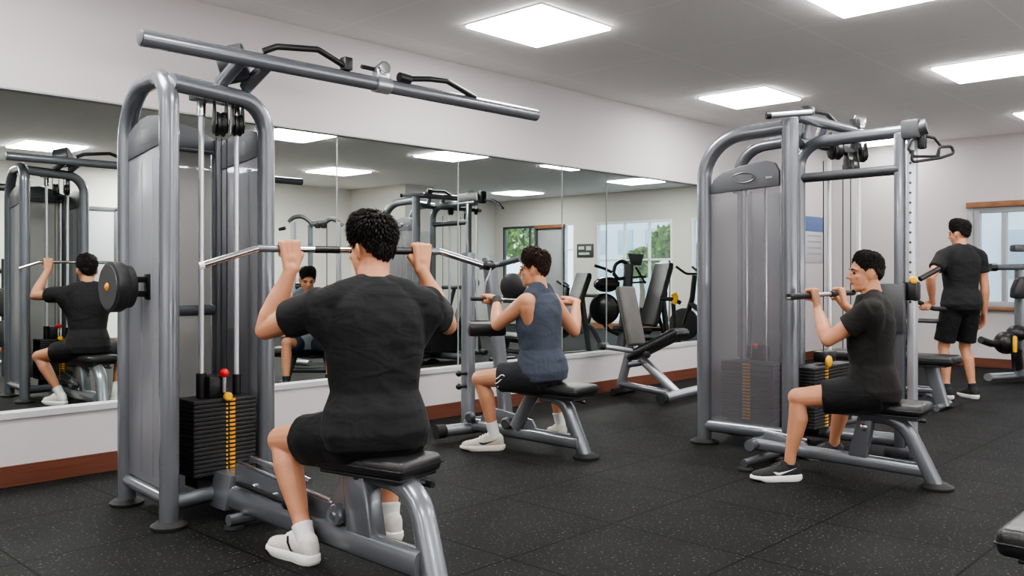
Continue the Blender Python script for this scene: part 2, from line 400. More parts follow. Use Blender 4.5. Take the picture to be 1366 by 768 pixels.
def shoe(root, ank, yaw, style, s=1.0, mark=None):
    """ank: the point on the floor under the ankle"""
    fw = V((math.cos(yaw), math.sin(yaw), 0)); rt = V((math.sin(yaw), -math.cos(yaw), 0)); up = V((0, 0, 1))
    def P(x, y, z): return V(ank) + rt * (x * s) + fw * (y * s) + up * (z * s)
    um, sm = {'white': (M['shoe_white'], M['sole']), 'beige': (M['shoe_beige'], M['sole_beige']), 'black': (M['shoe_black'], M['sole'])}[style]
    st = [(-.090, .012, .068, .0), (-.085, .027, .098, 0), (-.064, .037, .120, 0), (-.03, .039, .122, 0), (.005, .040, .121, 0), (.03, .041, .117, -.001), (.06, .043, .104, -.002), (.09, .046, .088, -.004), (.125, .049, .076, -.006), (.155, .048, .070, -.006), (.180, .040, .064, -.004), (.196, .027, .056, -.001), (.204, .012, .046, 0)]
    rings = []
    for y, w, h, cx in st:
        rg = []
        for k in range(20):
            a = 2 * PI * k / 20; c, q = math.cos(a), math.sin(a)
            c = math.copysign(abs(c) ** .75, c)
            z = .020 + (h - .020) * (.5 + .5 * q)
            nar = 1 - (.06 if y < .02 else .30) * max(0, (z - .03) / .09) if y < .1 else 1 - .3 * max(0, (z - .03) / .06)
            rg.append(P(cx + w * c * nar, y, z))
        rings.append(rg)
    sh = MB().loft(rings).build('shoe', um, root, 60)
    so = []
    out = [(-.095, .0), (-.09, .022), (-.07, .035), (-.03, .038), (.02, .037), (.06, .040), (.10, .046), (.14, .048), (.175, .042), (.198, .029), (.210, .0)]
    pl = [(w + (-.004 if .05 < y < .19 else 0), y) for y, w in out] + [(-w + (-.006 if .05 < y < .19 else 0), y) for y, w in out[-2:0:-1]]
    rings = []
    for z, k in ((.0, .92), (.005, .99), (.020, 1.05), (.033, 1.04), (.038, .97)):
        rings.append([P(x * k, .05 + (y - .05) * k, z + (.010 if y > .17 and z < .01 else 0) + (.006 if y < -.06 and z > .02 else 0)) for x, y in pl])
    MB().loft(rings).build('sole', sm, sh, 50)
    for i, y in enumerate((.022, .04, .058, .076)):
        z = .119 - (y - .02) * .46
        MB().tube([P(-.026, y + .004, z - .010), P(-.013, y, z + .003), P(.013, y, z + .003), P(.026, y + .004, z - .010)], .004 * s, 6, .008, 3).build('lace', M['white'] if style != 'black' else M['black'], sh)
    if mark:
        kind, side, mm = mark                       # side: +1 the right side of the shoe, -1 the left
        def S(y, z, e=.0):
            best = min(range(len(st) - 1), key=lambda i: abs((st[i][0] + st[i + 1][0]) / 2 - y)); a, b = st[best], st[best + 1]
            t = (y - a[0]) / (b[0] - a[0]); w = a[1] + (b[1] - a[1]) * t; h = a[2] + (b[2] - a[2]) * t; cx = a[3] + (b[3] - a[3]) * t
            q = max(-.98, min(.98, ((z - .018) / (h - .018)) * 2 - 1)); c = abs(math.cos(math.asin(q))) ** .75
            nar = 1 - (.06 if y < .02 else .30) * max(0, (z - .03) / .09) if y < .1 else 1 - .3 * max(0, (z - .03) / .06)
            return P(cx + side * (w * c * nar + .0022 + e), y, z)
        if kind == 'swoosh':
            a = [(.088, .062), (.066, .046), (.045, .044), (.02, .053), (-.012, .066), (-.062, .088)]; bb = [(.088, .062), (.074, .062), (.052, .058), (.026, .062), (-.012, .071), (-.062, .088)]
        else:
            a = [(.058, .092), (.045, .072), (.030, .054), (.022, .043)]; bb = [(.044, .096), (.030, .074), (.012, .055), (.002, .043)]
        n = len(a); vs = [S(*q) for q in a] + [S(*q) for q in bb]
        MB().add(vs, [(i, i + 1, n + i + 1, n + i) for i in range(n - 1)]).build('logo', mm, sh)
    return sh
def head(root, body, C, yaw, pitch, s, hm, skin, seed=0, brown=False, glasses=False, tilt=0, detail=1.0, beard=False, hth=1.0):
    """C: centre of the skull"""
    Rm = (Matrix.Rotation(yaw - PI / 2, 3, 'Z') @ Matrix.Rotation(tilt, 3, 'Y') @ Matrix.Rotation(pitch, 3, 'X'))   # local: x right, y forward, z up
    def P(x, y, z): return C + Rm @ V((x * s, y * s, z * s))
    sc = lambda *r: tuple(q * s for q in r)
    body.ell(P(0, -.008, .022), sc(.074, .093, .094), Rm, 24, 16)
    body.ell(P(0, .030, -.030), sc(.062, .062, .085), Rm, 20, 14)
    body.ell(P(0, .038, -.082), sc(.047, .046, .034), Rm, 16, 10)
    body.cone(P(-.030, .028, -.088), P(0, .070, -.097), .020 * s, .018 * s); body.cone(P(.030, .028, -.088), P(0, .070, -.097), .020 * s, .018 * s)
    for q in (-1, 1):
        body.cone(P(q * .054, .0, -.03), P(q * .044, .02, -.085), .018 * s, .016 * s)
        body.cone(P(q * .018, .082, .022), P(q * .046, .066, .020), .011 * s, .010 * s)         # brow
        body.ell(P(q * .042, .060, -.025), sc(.018, .018, .016), Rm, 12, 8)                     # cheek
        body.ell(P(q * .0805, -.004, -.010), sc(.0085, .021, .033), Rm @ Matrix.Rotation(q * .55, 3, 'Z') @ Matrix.Rotation(.2, 3, 'X'), 14, 10)   # ear
    body.limb([P(0, .085, .018), P(0, .098, -.010), P(0, .107, -.026)], [.008 * s, .009 * s, .0125 * s])
    body.ell(P(0, .094, -.031), sc(.017, .010, .008), Rm, 12, 8)
    body.ell(P(0, .083, -.058), sc(.022, .010, .009), Rm, 12, 8)
    out = []
    for q in (-1, 1):
        out.append(lambda q=q: MB().ell(P(q * .031, .080, -.001), sc(.0125, .009, .0065), Rm, 12, 8).build('eye', M['eye'], root))
        out.append(lambda q=q: MB().tube([P(q * .014, .0945, .020), P(q * .032, .091, .0265), P(q * .050, .079, .020)], [.0038 * s, .0042 * s, .0022 * s], 6, oval=(.6, 1)).build('eyebrow', hm, root))
    out.append(lambda: MB().ell(P(0, .0875, -.060), sc(.021, .0085, .0058), Rm, 14, 8).build('mouth', M['lip'], root))
    if glasses:
        def g():
            o = MB()
            for q in (-1, 1): o.tube([P(q * .034 + .023 * math.cos(t), .099 - abs(.034 + q * .023 * math.cos(t)) * .12, -.004 + .017 * math.sin(t)) for t in [2 * PI * k / 16 for k in range(16)]], .0016 * s, 6, closed=True)
            o.tube([P(-.012, .099, .0), P(.012, .099, .0)], .0016 * s, 6)
            for q in (-1, 1): o.tube([P(q * .056, .092, .0), P(q * .0775, .06, .004), P(q * .0775, -.005, .006)], .0016 * s, 6)
            o.build('glasses_frame', M['black'], root)
        out.append(g)
    rnd = random.Random(seed)
    def hairdo():
        mb = MB()
        def line(phi):                       # lowest elevation of the hair, phi from the front
            a = abs(phi)
            pts = [(0, 40), (.45, 36), (.75, 22), (1.0, 8), (1.26, 0), (1.45, 8), (1.62, 12), (1.78, 5), (1.98, -16), (2.25, -34), (PI, -46)]
            for (x0, y0), (x1, y1) in zip(pts, pts[1:]):
                if a <= x1: return math.radians(y0 + (y1 - y0) * (a - x0) / (x1 - x0))
            return math.radians(-38)
        def surf(phi, el, add):
            x = math.sin(phi) * math.cos(el); y = math.cos(phi) * math.cos(el); z = math.sin(el)
            return V((x * (.075 + add), -.008 + y * (.094 + add), .022 + z * (.095 + add))), V((x, y, z)).normalized()
        def thick(phi, el, lo):
            t = (el - lo) / (PI / 2 - lo); bk = .5 - .5 * math.cos(phi)
            return .0035 + (.003 + .023 * max(0, math.sin(max(el, 0))) ** .8 + .008 * (1 - bk)) * min(1, t * 1.7) * hth
        rings = []; n = 40
        for j in range(14):
            t = j / 13; rg = []
            for k in range(n):
                phi = -PI + 2 * PI * k / n; lo = line(phi); el = lo + (math.radians(89.5) - lo) * t
                p, _ = surf(phi, el, (thick(phi, el, lo) if j else -.004) + .005 * noise.noise(V((phi * 2.5, el * 4, seed))))
                rg.append(P(*p))
            rings.append(rg)
        mb.loft(rings)
        for i in range(int(1700 * detail)):
            phi = rnd.uniform(-PI, PI); lo = line(phi); el = math.asin(rnd.uniform(math.sin(lo + .03), .999)); 
            p, nrm = surf(phi, el, thick(phi, el, lo) - .006)
            up_ = max(0.0, math.sin(el)); ln = (.016 + .020 * up_ + rnd.uniform(0, .012)) * (.35 + .65 * hth)
            crown = V((.010, -.045, .12)); fl = p - crown; fl = fl - nrm * fl.dot(nrm); fl = fl.normalized() if fl.length > .004 else V((0, 1, 0))
            sw = nrm.cross(fl) * .35
            lift = (.10 + .38 * up_ * up_) * (1.25 if p.y > .02 else .9)
            dirv = (fl + sw + nrm * lift + V((rnd.uniform(-.28, .28), rnd.uniform(-.28, .28), rnd.uniform(-.15, .2)))).normalized()
            w = rnd.uniform(.0035, .0065); sd = dirv.cross(nrm); sd = (sd if sd.length > .1 else nrm.orthogonal()).normalized(); ot = sd.cross(dirv) * .5
            q1 = p + dirv * ln * .55 + nrm * ln * .12; q2 = p + dirv * ln + nrm * ln * .02 - V((0, 0, ln * .12))
            vs = [P(*x) for x in (p + sd * w, p - sd * w, p + ot * w, q1 + sd * w * .8, q1 - sd * w * .8, q1 + ot * w * .8, q2)]
            mb.add(vs, [(0, 1, 4, 3), (1, 2, 5, 4), (2, 0, 3, 5), (3, 4, 6), (4, 5, 6), (5, 3, 6)])
        mb.build('hair', hm, root, 180)
    out.append(hairdo)
    if beard: out.append(lambda: MB().ell(P(0, .074, -.104), sc(.018, .012, .014), Rm, 12, 8).build('beard', hm, root))
    return P, Rm, out
def person(label, pel, yaw, lean, hands, feet, head_yaw, head_pitch=0.0, s=1.0, top_='tee', tm='black_cloth', bm='short_cloth', sm='sock', shoes='white', skin='skin', hair='hair', voxel=.005, group=None,
           sh_half=.195, elbow=((-1, 0, -1), (1, 0, -1)), knee=None, mark=None, glasses=False, side=0.0, hdetail=1.0, seed=1, sock_h=.17, short_len=.72, seated=True, shoe_side=(1, 1), fat=1.0, beard=False, neck_fwd=.02, hth=1.0):
    pel = V(pel); Z = V((0, 0, 1))
    f0 = V((math.cos(yaw), math.sin(yaw), 0)); L = V((-math.sin(yaw), math.cos(yaw), 0))      # L: the person's left
    U = (Z + f0 * math.tan(lean) + L * math.tan(side)).normalized(); FT = (f0 - U * f0.dot(U)).normalized(); LT = U.cross(FT).normalized()
    if LT.dot(L) < 0: LT = -LT
    root = thing('person', label, 'person', (pel.x, pel.y, 0), group)
    T = lambda l, f, h: pel + (LT * l + FT * f + U * h) * s
    body = MB()
    tors = [(-.105, .085, .075, -.005), (-.06, .150, .108, -.010), (0, .165, .118, -.012), (.08, .150, .108, -.006), (.15, .140, .100, .0), (.24, .150, .105, .004), (.33, .166, .114, .004), (.41, .172, .114, 0), (.47, .160, .098, -.006), (.52, .120, .078, -.010), (.56, .075, .062, -.006)]
    def torso(mb, grow, lo, hi, extra=None):
        rings = []
        hs = [t for t in tors if lo <= t[0] <= hi]
        for h, w, d, fo in hs:
            e = grow + (extra(h) if extra else 0); rg = []
            for k in range(28):
                a = 2 * PI * k / 28; c, q = math.cos(a), math.sin(a)
                c = math.copysign(abs(c) ** .82, c); q = math.copysign(abs(q) ** .82, q)
                rg.append(T(c * (w * fat + e), fo + q * (d * fat + e), h))
            rings.append(rg)
        mb.loft(rings)
    torso(body, 0, -1, 1)
    SH = [T(q * sh_half, -.005, .475) for q in (1, -1)]
    neck0 = T(0, -.012, .53); HC = T(0, neck_fwd, .695)
    hz = V((math.cos(head_yaw), math.sin(head_yaw), 0))
    body.limb([neck0, T(0, neck_fwd * .2 - .006, .60), HC - Z * .05 * s - hz * .015 * s], [.064 * s * fat, .056 * s * fat, .055 * s * fat])
    for q, S_ in zip((1, -1), SH):
        body.cone(T(q * .05, -.018, .535), S_, .055 * s, .052 * s); body.cone(T(q * .03, -.02, .560), T(q * .12, -.012, .510), .033 * s, .040 * s)
        body.cone(S_ - U * .03 * s, T(q * .125, -.005, .30), .058 * s, .045 * s)
    EL = []; WR = []
    for i, h in enumerate(hands):
        h = dict(h); q = 1 - 2 * i
        pole = L * (-elbow[i][0]) + f0 * elbow[i][1] + Z * elbow[i][2]
        if h['kind'] == 'grip':
            G = V(h['at']); N = V(h['palm']); Hd = V(h['up']).normalized()
            W = G - Hd * .078 * s - N.normalized() * .018 * s
        else: W = V(h['at'])
        E = ik(SH[i], W, .305 * s, .262 * s, pole); EL.append(E); WR.append(W)
        d = (SH[i] - E).normalized()
        body.limb([SH[i], SH[i] * .62 + E * .38, SH[i] * .3 + E * .7, E], [.060 * s * fat, .053 * s * fat, .046 * s * fat, .041 * s])
        fd = (W - E)
        body.limb([E, E + fd * .22, E + fd * .5, E + fd * .8, W], [.041 * s, .0455 * s * fat, .040 * s * fat, .030 * s, .0265 * s])
        if h['kind'] == 'grip': fist(body, W, G, V(h['thumb']), N, s, h.get('rb', .0155))
        else:
            body.limb([E + fd * .9, W], [.028 * s, .026 * s]); loose_hand(body, W, V(h['down']), V(h['thumb']), V(h['palm']), s)
    HP = [T(q * .092, 0, -.02) for q in (1, -1)]; KN = []; AN = []
    for i, ft in enumerate(feet):
        fl = V((ft[0], ft[1], 0)); fy = ft[2]; A = fl + Z * .10 * s - V((math.cos(fy), math.sin(fy), 0)) * .025 * s; AN.append(A)
        kp = V(knee[i]) if knee else (f0 * .6 + Z + L * (.25 if i == 0 else -.25))
        K = ik(HP[i], A, .425 * s, .415 * s, kp); KN.append(K)
        sd = (A - K); bk = -(f0 - sd.normalized() * f0.dot(sd.normalized())).normalized() if seated or True else 0
        th = K - HP[i]
        body.limb([HP[i], HP[i] + th * .35, HP[i] + th * .75, K], [.088 * s * fat, .080 * s * fat, .062 * s * fat, .054 * s * fat])
        body.limb([K, K + sd * .10 + bk * .004, K + sd * .30 + bk * .018 * s, K + sd * .52 + bk * .012 * s, K + sd * .80, A, A - Z * .05 * s], [.052 * s, .049 * s, .0545 * s * fat, .047 * s * fat, .035 * s, .034 * s, .032 * s])
        body.limb([A - Z * .05 * s, A - Z * .055 * s + V((math.cos(fy), math.sin(fy), 0)) * .11 * s], [.03 * s, .022 * s])
    P, Rm, later = head(root, body, HC, head_yaw, head_pitch, s, M[hair], M[skin], seed, glasses=glasses, detail=hdetail, beard=beard, hth=hth)
    me = body.remeshed('body', voxel, 2 if voxel <= .006 else 1, .45); link('body', me, M[skin], root, 180)
    for f in later: f()
    # ---- shirt
    sh = MB(); hem = lambda h: .017 if h < .10 else (.004 if h < .25 else 0)
    if top_ == 'tee':
        torso(sh, .014, -.07, .57, hem)
        for i, q in enumerate((1, -1)):
            S_, E = SH[i], EL[i]; d = (E - S_)
            sh.cone(T(q * .06, -.016, .525), S_, .064 * s, .066 * s); sh.cone(T(q * .035, -.022, .553), T(q * .12, -.012, .518), .047 * s, .056 * s)
            sh.cone(S_ - U * .03 * s, T(q * .130, -.005, .30), .072 * s, .050 * s)
            ax = d.normalized(); pr = [(.055 * s, -.02), (.074 * s * fat, .0), (.070 * s * fat, d.length * .25), (.069 * s * fat, d.length * .56), (.050 * s, d.length * .575)]
            sh.lathe(S_, ax, pr, 22)
        sh.lathe(T(0, -.012, .50), (U * 1 + FT * .18), [(.085 * s, 0), (.084 * s, .042 * s), (.078 * s, .060 * s), (.071 * s, .074 * s), (.05 * s, .076 * s)], 22)
    else:
        torso(sh, .016, -.07, .53, hem)
        for q in (1, -1):
            sh.cone(T(q * .05, -.018, .540), T(q * .122, -.010, .506), .067 * s, .060 * s)
            sh.cone(T(q * .035, -.022, .545), T(q * .10, -.014, .515), .047 * s, .050 * s)
            sh.cone(T(q * .125, -.008, .48), T(q * .135, -.005, .33), .058 * s, .050 * s)
        sh.lathe(T(0, -.012, .50), (U * 1 + FT * .18), [(.085 * s, 0), (.084 * s, .035 * s), (.076 * s, .048 * s), (.05 * s, .052 * s)], 22)
    vs = max(voxel, .0065); me = sh.remeshed('shirt', vs, 3, .5); folds(me, .0075 * s, 4, 4, 8, seed); link('shirt', me, M[tm], root, 180)
    # ---- shorts
    so = MB(); torso(so, .016, -.11, .08)
    for i, q in enumerate((1, -1)):
        H, K = HP[i], KN[i]; d = K - H; n = d.length * short_len; ax = d.normalized()
        drop = V((0, 0, -.012 * s)) if seated else V((0, 0, 0))
        so.cone(T(q * .06, -.01, -.03), H + ax * .05, .105 * s * fat, .102 * s * fat)
        so.lathe(H + drop * .3, ax, [(.07 * s, -.05), (.100 * s * fat, -.03), (.102 * s * fat, n * .3), (.100 * s * fat, n * .7), (.099 * s, n), (.085 * s, n + .004)], 24)
    me = so.remeshed('shorts', vs, 3, .5); folds(me, .007 * s, 5, 5, 7, seed + 5); link('shorts', me, M[bm], root, 180)
    # ---- socks and shoes
    for i, ft in enumerate(feet):
        A, K = AN[i], KN[i]; ax = (K - A).normalized()
        MB().lathe(A - ax * .05 * s, ax, [(.020 * s, .02), (.036 * s, .03), (.0375 * s, .05 * s), (.040 * s, (sock_h - .06) * s), (.042 * s, (sock_h - .055) * s), (.042 * s, (sock_h - .045) * s), (.036 * s, (sock_h - .044) * s)], 20).build('sock', M[sm], root)
        shoe(root, (ft[0], ft[1], 0), ft[2], shoes, s, (mark[0], mark[1] if i == 0 else -mark[1], mark[2]) if mark else None)
    return dict(root=root, SH=SH, EL=EL, WR=WR, KN=KN, AN=AN, T=T, P=P, HC=HC)
# ------------------------------------------------------------------ the room
WY = 5.49; BX = 12.5; RX0, RY0, HT = -3.2, -4.2, 3.0
MX, MY = 15.5, 15.3                       # far sides of the second room standing in for the reflections
def struct(name, mb, m, ang=30):
    o = mb.build(name, m, None, ang); return tag(o, kind='structure')
def slab(name, x0, x1, y0, y1, z0, z1, m): return struct(name, MB().box(((x0 + x1) / 2, (y0 + y1) / 2, (z0 + z1) / 2), (x1 - x0, y1 - y0, z1 - z0)), m)
slab('floor', RX0 - .3, MX + .3, RY0 - .3, MY + .3, -.1, 0, M['floor'])
slab('ceiling', RX0 - .3, MX + .3, RY0 - .3, MY + .3, HT, HT + .1, M['ceil'])
MZ0, MZ1, MXE = .415, 2.255, 9.1
slab('wall_left', RX0, MX, WY, WY + .10, MZ1, HT, M['wall'])
slab('wall_left_low', RX0, MX, WY, WY + .10, 0, MZ0, M['wall'])
slab('wall_left_end', MXE, MX, WY, WY + .10, MZ0, MZ1, M['wall'])
slab('baseboard_left', RX0, BX, WY - .018, WY, 0, .115, M['wood'])
slab('trim_1', RX0, MXE, WY - .012, WY + .03, MZ0 - .035, MZ0, M['sign_paper'])
WN, WF_, WS, WH = 3.52, 1.9, .78, 2.07     # the framed window in the back wall: y from WF_ to WN
slab('wall_back', BX, BX + .12, WN, WY, 0, HT, M['wall'])
slab('wall_back_far', BX, BX + .12, RY0, WF_, 0, HT, M['wall'])
slab('wall_back_sill', BX, BX + .12, WF_, WN, 0, WS, M['wall'])
slab('wall_back_head', BX, BX + .12, WF_, WN, WH, HT, M['wall'])
slab('baseboard_back', BX - .018, BX, RY0, WY, 0, .115, M['wood'])
slab('wall_right', RX0, BX, RY0 - .1, RY0, 0, HT, M['wall'])
slab('wall_front', RX0 - .1, RX0, RY0, MY, 0, HT, M['wall'])
# second room behind the clear panes, built in place of reflections
slab('wall_far', RX0, MX, MY, MY + .12, 0, HT, M['wall_cream'])
slab('wall_far_jog', 11.15, 11.9, 13.5, MY, 0, HT, M['wall_cream'])
FY = [(5.59, 8.3), (9.67, 10.12), (12.12, 12.76), (15.02, MY)]
for i, (a, b) in enumerate(FY): slab('wall_end' if i == 0 else 'wall_end_pier_%d' % i, MX, MX + .14, a, b, 0, HT if i in (0, 3) else 2.36, M['wall_cream'])
slab('wall_end_head', MX, MX + .14, 8.3, 15.02, 2.36, HT, M['wall_cream'])
slab('wall_end_sill', MX, MX + .14, 8.3, 12.12, 0, .14, M['wall_cream'])
slab('wall_end_sill_plant', MX, MX + .14, 13.92, 15.02, 0, .5, M['wall_cream'])
slab('baseboard_end', MX - .02, MX, 5.6, 12.76, 0, .13, M['wood_light'])
slab('baseboard_far', RX0, 11.15, MY - .02, MY, 0, .12, M['wood_light'])
GLASS = seethrough('window_glass', (.8, .85, .88), .93, .02, (.95, .98, 1))
def window(name, c, u, w, h, m, mull=(), rails=(), fr=.05, dep=.06, pane=True):
    """upright window: c centre of its bottom edge, u unit vector along its width"""
    c, u = V(c), V(u); n = V((-u.y, u.x, 0)); z = V((0, 0, 1))
    root = bpy.data.objects.new(name, None); COL.objects.link(root); root.location = c; ORG[root.name] = c.copy(); tag(root, kind='structure')
    R_ = Matrix((u, n, z)).transposed(); mb = MB()
    for sx in (-1, 1): mb.box(c + u * sx * (w / 2 - fr / 2) + z * h / 2, (fr, dep, h), .004, R_)
    for zz in (fr / 2, h - fr / 2): mb.box(c + z * zz, (w - 1.9 * fr, dep * .98, fr), .004, R_)
    for q in mull: mb.box(c + u * (q * w) + z * h / 2, (fr * .8, dep * .8, h), .003, R_)
    for q in rails: mb.box(c + z * (q * h), (w, dep * .8, fr * .8), .003, R_)
    mb.build('window_frame', m, root, 30)
    if pane: MB().box(c + z * h / 2, (w - fr, .006, h - fr), 0, R_).build('pane', GLASS, root, 30)
    return root
# window in the back wall with a brown head and sill
w1 = window('window_1', (BX + .04, (WN + WF_) / 2, WS), (0, -1, 0), WN - WF_, WH - WS, M['frame_grey'], (-.28,), (), .07, .12)
MB().box((BX - .01, (WN + WF_) / 2, WH + .035), (.10, WN - WF_ + .16, .075), .006).build('window_head', M['wood_light'], w1, 30)
MB().box((BX - .02, (WN + WF_) / 2, WS - .02), (.14, WN - WF_ + .10, .04), .006).build('window_sill', M['wood_light'], w1, 30)
MB().box((BX - .008, WN + .04, (WS + WH) / 2), (.05, .08, WH - WS), .006).build('window_casing', M['frame_grey'], w1, 30)
window('window_2', (MX + .05, (10.12 + 12.12) / 2, .14), (0, -1, 0), 2.0, 2.22, M['frame_white'], (-.12, .2), (.62,), .05, .08)
window('window_3', (MX + .05, (8.3 + 9.67) / 2, .14), (0, -1, 0), 1.37, 2.22, M['frame_white'], (.2,), (), .07, .08)
window('window_4', (MX + .05, (13.92 + 15.02) / 2, .5), (0, -1, 0), 1.10, 1.86, M['frame_dark'], (.3,), (), .05, .08)
window('window_5', (MX + .05, 12.90, 0), (0, -1, 0), .28, 2.36, M['frame_white'], (), (.75,), .03, .08)
d1 = bpy.data.objects.new('door_1', None); COL.objects.link(d1); d1.location = (MX, 13.48, 0); ORG['door_1'] = V(d1.location); tag(d1, kind='structure')
MB().box((MX + .05, 13.48, 1.14), (.06, .84, 2.28), .01).build('door_leaf', M['frame_grey'], d1, 30)
MB().box((MX - .01, 13.48, 2.32), (.10, .92, .08), .006).build('door_head', M['wood_light'], d1, 30)
for y in (13.06, 13.90): MB().box((MX - .005, y, 1.14), (.08, .05, 2.28), .006).build('door_jamb', M['frame_dark'], d1, 30)
MB().tube([(MX - .04, 13.15, 1.0), (MX - .06, 13.15, 1.0), (MX - .06, 13.27, 1.0)], .01, 8).build('door_handle', M['chrome'], d1)
# ---- mirror panels, clear panes onto the second room
JX = [RX0, .15, 1.40, 2.65, 3.90, 5.15, 6.53, 7.24, MXE]
JL = ['wall mirror panel beyond the frame edge at far left', 'wall mirror panel at the left edge, showing a barbell end', 'wall mirror panel left of the near tower, showing the man on a bench', 'wall mirror panel directly behind the near weight tower',
      'wall mirror panel behind the head of the man in black', 'wall mirror panel showing the grey arched cable tower', 'wall mirror panel behind the man in the blue tank top, showing the door', 'last wide wall mirror panel showing the bright end windows']
for i in range(len(JX) - 1):
    a, b = JX[i], JX[i + 1]
    o = MB().box(((a + b) / 2, WY + .034, (MZ0 + MZ1) / 2), (b - a - .006, .006, MZ1 - MZ0)).build('mirror_panel', M['mirror'], None, 30)
    tag(o, JL[i], 'mirror', 'mirror panels along the wall')
for i, x in enumerate(JX[1:-1]): slab('trim_%d' % (i + 2), x - .002, x + .002, WY + .028, WY + .042, MZ0, MZ1, M['joint'])
slab('trim_mirror_top', RX0, MXE, WY - .004, WY + .03, MZ1 - .006, MZ1 + .004, M['joint'])
# ---- ceiling lights
def ceiling_light(x, y, label, group, sx=.76, sy=.72, pm='panel'):
    r = thing('ceiling_light', label, 'ceiling light', (x, y, HT - .02), group)
    f = .022; mb = MB()
    mb.box((x, y, HT - .003), (sx + .03, sy + .03, .008), .002)
    mb.build('light_frame', M['pframe'], r, 30)
    MB().box((x, y, HT - .013), (sx, sy, .022), .002).build('diffuser', M[pm], r, 30)
G1, G2 = 'square light panels in the ceiling', 'ceiling light panels seen in the mirror'
for x, y, l in ((4.74, 4.23, 'square ceiling light panel nearest the mirror wall, above the long overhead bar'), (8.13, 4.38, 'square ceiling light panel in front of the second tower, above its arch'), (11.9, 4.5, 'small far ceiling light panel seen just behind the second tower'),
                (5.62, 2.16, 'ceiling light panel cut by the top edge of the photo'), (8.42, 2.24, 'ceiling light panel at the right edge, above the standing man'), (11.3, 2.31, 'farthest ceiling light panel, a sliver at the right edge')):
    ceiling_light(x, y, l, G1, pm='panel_soft' if x > 11 else 'panel')
for x, y in ((1.3, 4.2), (-1.5, 4.2), (2.4, 2.2), (-.8, 2.2), (2.4, -.5), (5.6, -.5), (8.6, -.5), (-.8, -.5), (3.5, -3), (8.5, -3)):  # extra panels beyond the view, added for illumination
    ceiling_light(x, y, 'extra ceiling light panel added overhead for illumination, outside the picture', G1)
for x, y, l in ((4.44, 13.2, 'reflected ceiling light panel above the reflected machine at far left'), (6.25, 9.8, 'reflected ceiling light panel just right of the near tower'), (9.0, 12.7, 'reflected ceiling light panel crossed by the first mirror joint'),
                (9.0, 9.8, 'reflected ceiling light panel touching the top of the mirror, crossed by a joint'), (13.9, 9.9, 'reflected ceiling light panel above the bright end windows'), (14.1, 13.2, 'small reflected ceiling light panel farthest away'), (11.2, 9.2, 'reflected ceiling light panel mostly cut off by the mirror top edge')):
    ceiling_light(x, y, l, G2, .8, .8, pm='panel' if x > 13 else 'panel_strong')
for x, y in ((1.0, 7.6), (3.0, 6.6), (1.2, 11.2), (7.5, 13.8), (6.5, 14.3), (2.6, 13.6)):  # panels put out of sight to brighten the second room
    ceiling_light(x, y, 'extra ceiling light panel added to brighten the reflected room, hidden', G2, pm='panel_strong')
# ---- area lights added out of view to brighten the ceiling
def ceiling_fill(loc, sx, sy, rot, power):
    ld = bpy.data.lights.new('ceiling_fill', 'AREA'); ld.shape = 'RECTANGLE'; ld.size = sx; ld.size_y = sy; ld.energy = power; ld.color = (1, .98, .96)
    o = bpy.data.objects.new('ceiling_fill', ld); COL.objects.link(o); o.location = loc; o.rotation_euler = rot
ceiling_fill((5.5, -3.6, 1.0), 11, .5, (PI - .55, 0, 0), 155)
ceiling_fill((-2.8, .8, 1.0), .5, 7, (PI, -.45, 0), 80)
# ---- wall notice and framed sign
s = thing('wall_notice', 'pale wall notice with blue header behind the second tower', 'sign', (9.62, WY, 1.5))
def wyp(px, py): 
    u = (px - CX) / F; d = (WY - .01) / (SN - u * CS); return dp(px, py, d)
a, b = wyp(1073, 320), wyp(1099, 320)
nx0, nx1 = a.x, b.x; d_ = (V((a.x, a.y, 0)).dot(FW)); ztop = CAMH + (HY - 289) / F * (d_ + .25); zmid = CAMH + (HY - 309) / F * (d_ + .25); zbot = CAMH + (HY - 350) / F * (d_ + .25)
MB().box(((nx0 + nx1) / 2, WY - .006, (ztop + zmid) / 2), (nx1 - nx0, .012, ztop - zmid), .002).build('header', M['sign_blue'], s, 30)
MB().box(((nx0 + nx1) / 2, WY - .005, (zmid + zbot) / 2), ((nx1 - nx0) * .9, .01, zmid - zbot), .002).build('sheet', M['sign_paper'], s, 30)
for k in range(4): MB().box(((nx0 + nx1) / 2, WY - .011, zmid - .06 - k * .085), ((nx1 - nx0) * .7, .004, .022)).build('text_line', M['sign_text'], s, 30)
fs = thing('framed_sign', 'small dark framed sign between door and window in the mirror', 'sign', (MX - .02, 12.42, 1.6))
MB().box((MX - .012, 12.42, 1.74), (.024, .46, .30), .004).build('sign_board', M['sign_green'], fs, 30)
for dy, dz, w, h in ((.1, .06, .16, .07), (-.11, .05, .14, .09), (.02, -.07, .30, .05)): MB().box((MX - .026, 12.42 + dy, 1.74 + dz), (.004, w, h), 0).build('sign_mark', M['sign_paper'], fs, 30)
fm = thing('framed_mirror', 'dark framed tall panel behind the reflected machine at far left', 'mirror', (5.98, MY - .03, .75))
MB().box((5.98, MY - .02, 1.52), (.52, .03, 1.55), .004).build('glass_sheet', M['frame_grey'], fm, 30)
fr = MB()
for sx in (-1, 1): fr.box((5.98 + sx * .26, MY - .03, 1.52), (.07, .05, 1.62), .006)
for sz in (-1, 1): fr.box((5.98, MY - .03, 1.52 + sz * .79), (.56, .05, .07), .006)
fr.build('frame', M['frame_dark'], fm, 30)
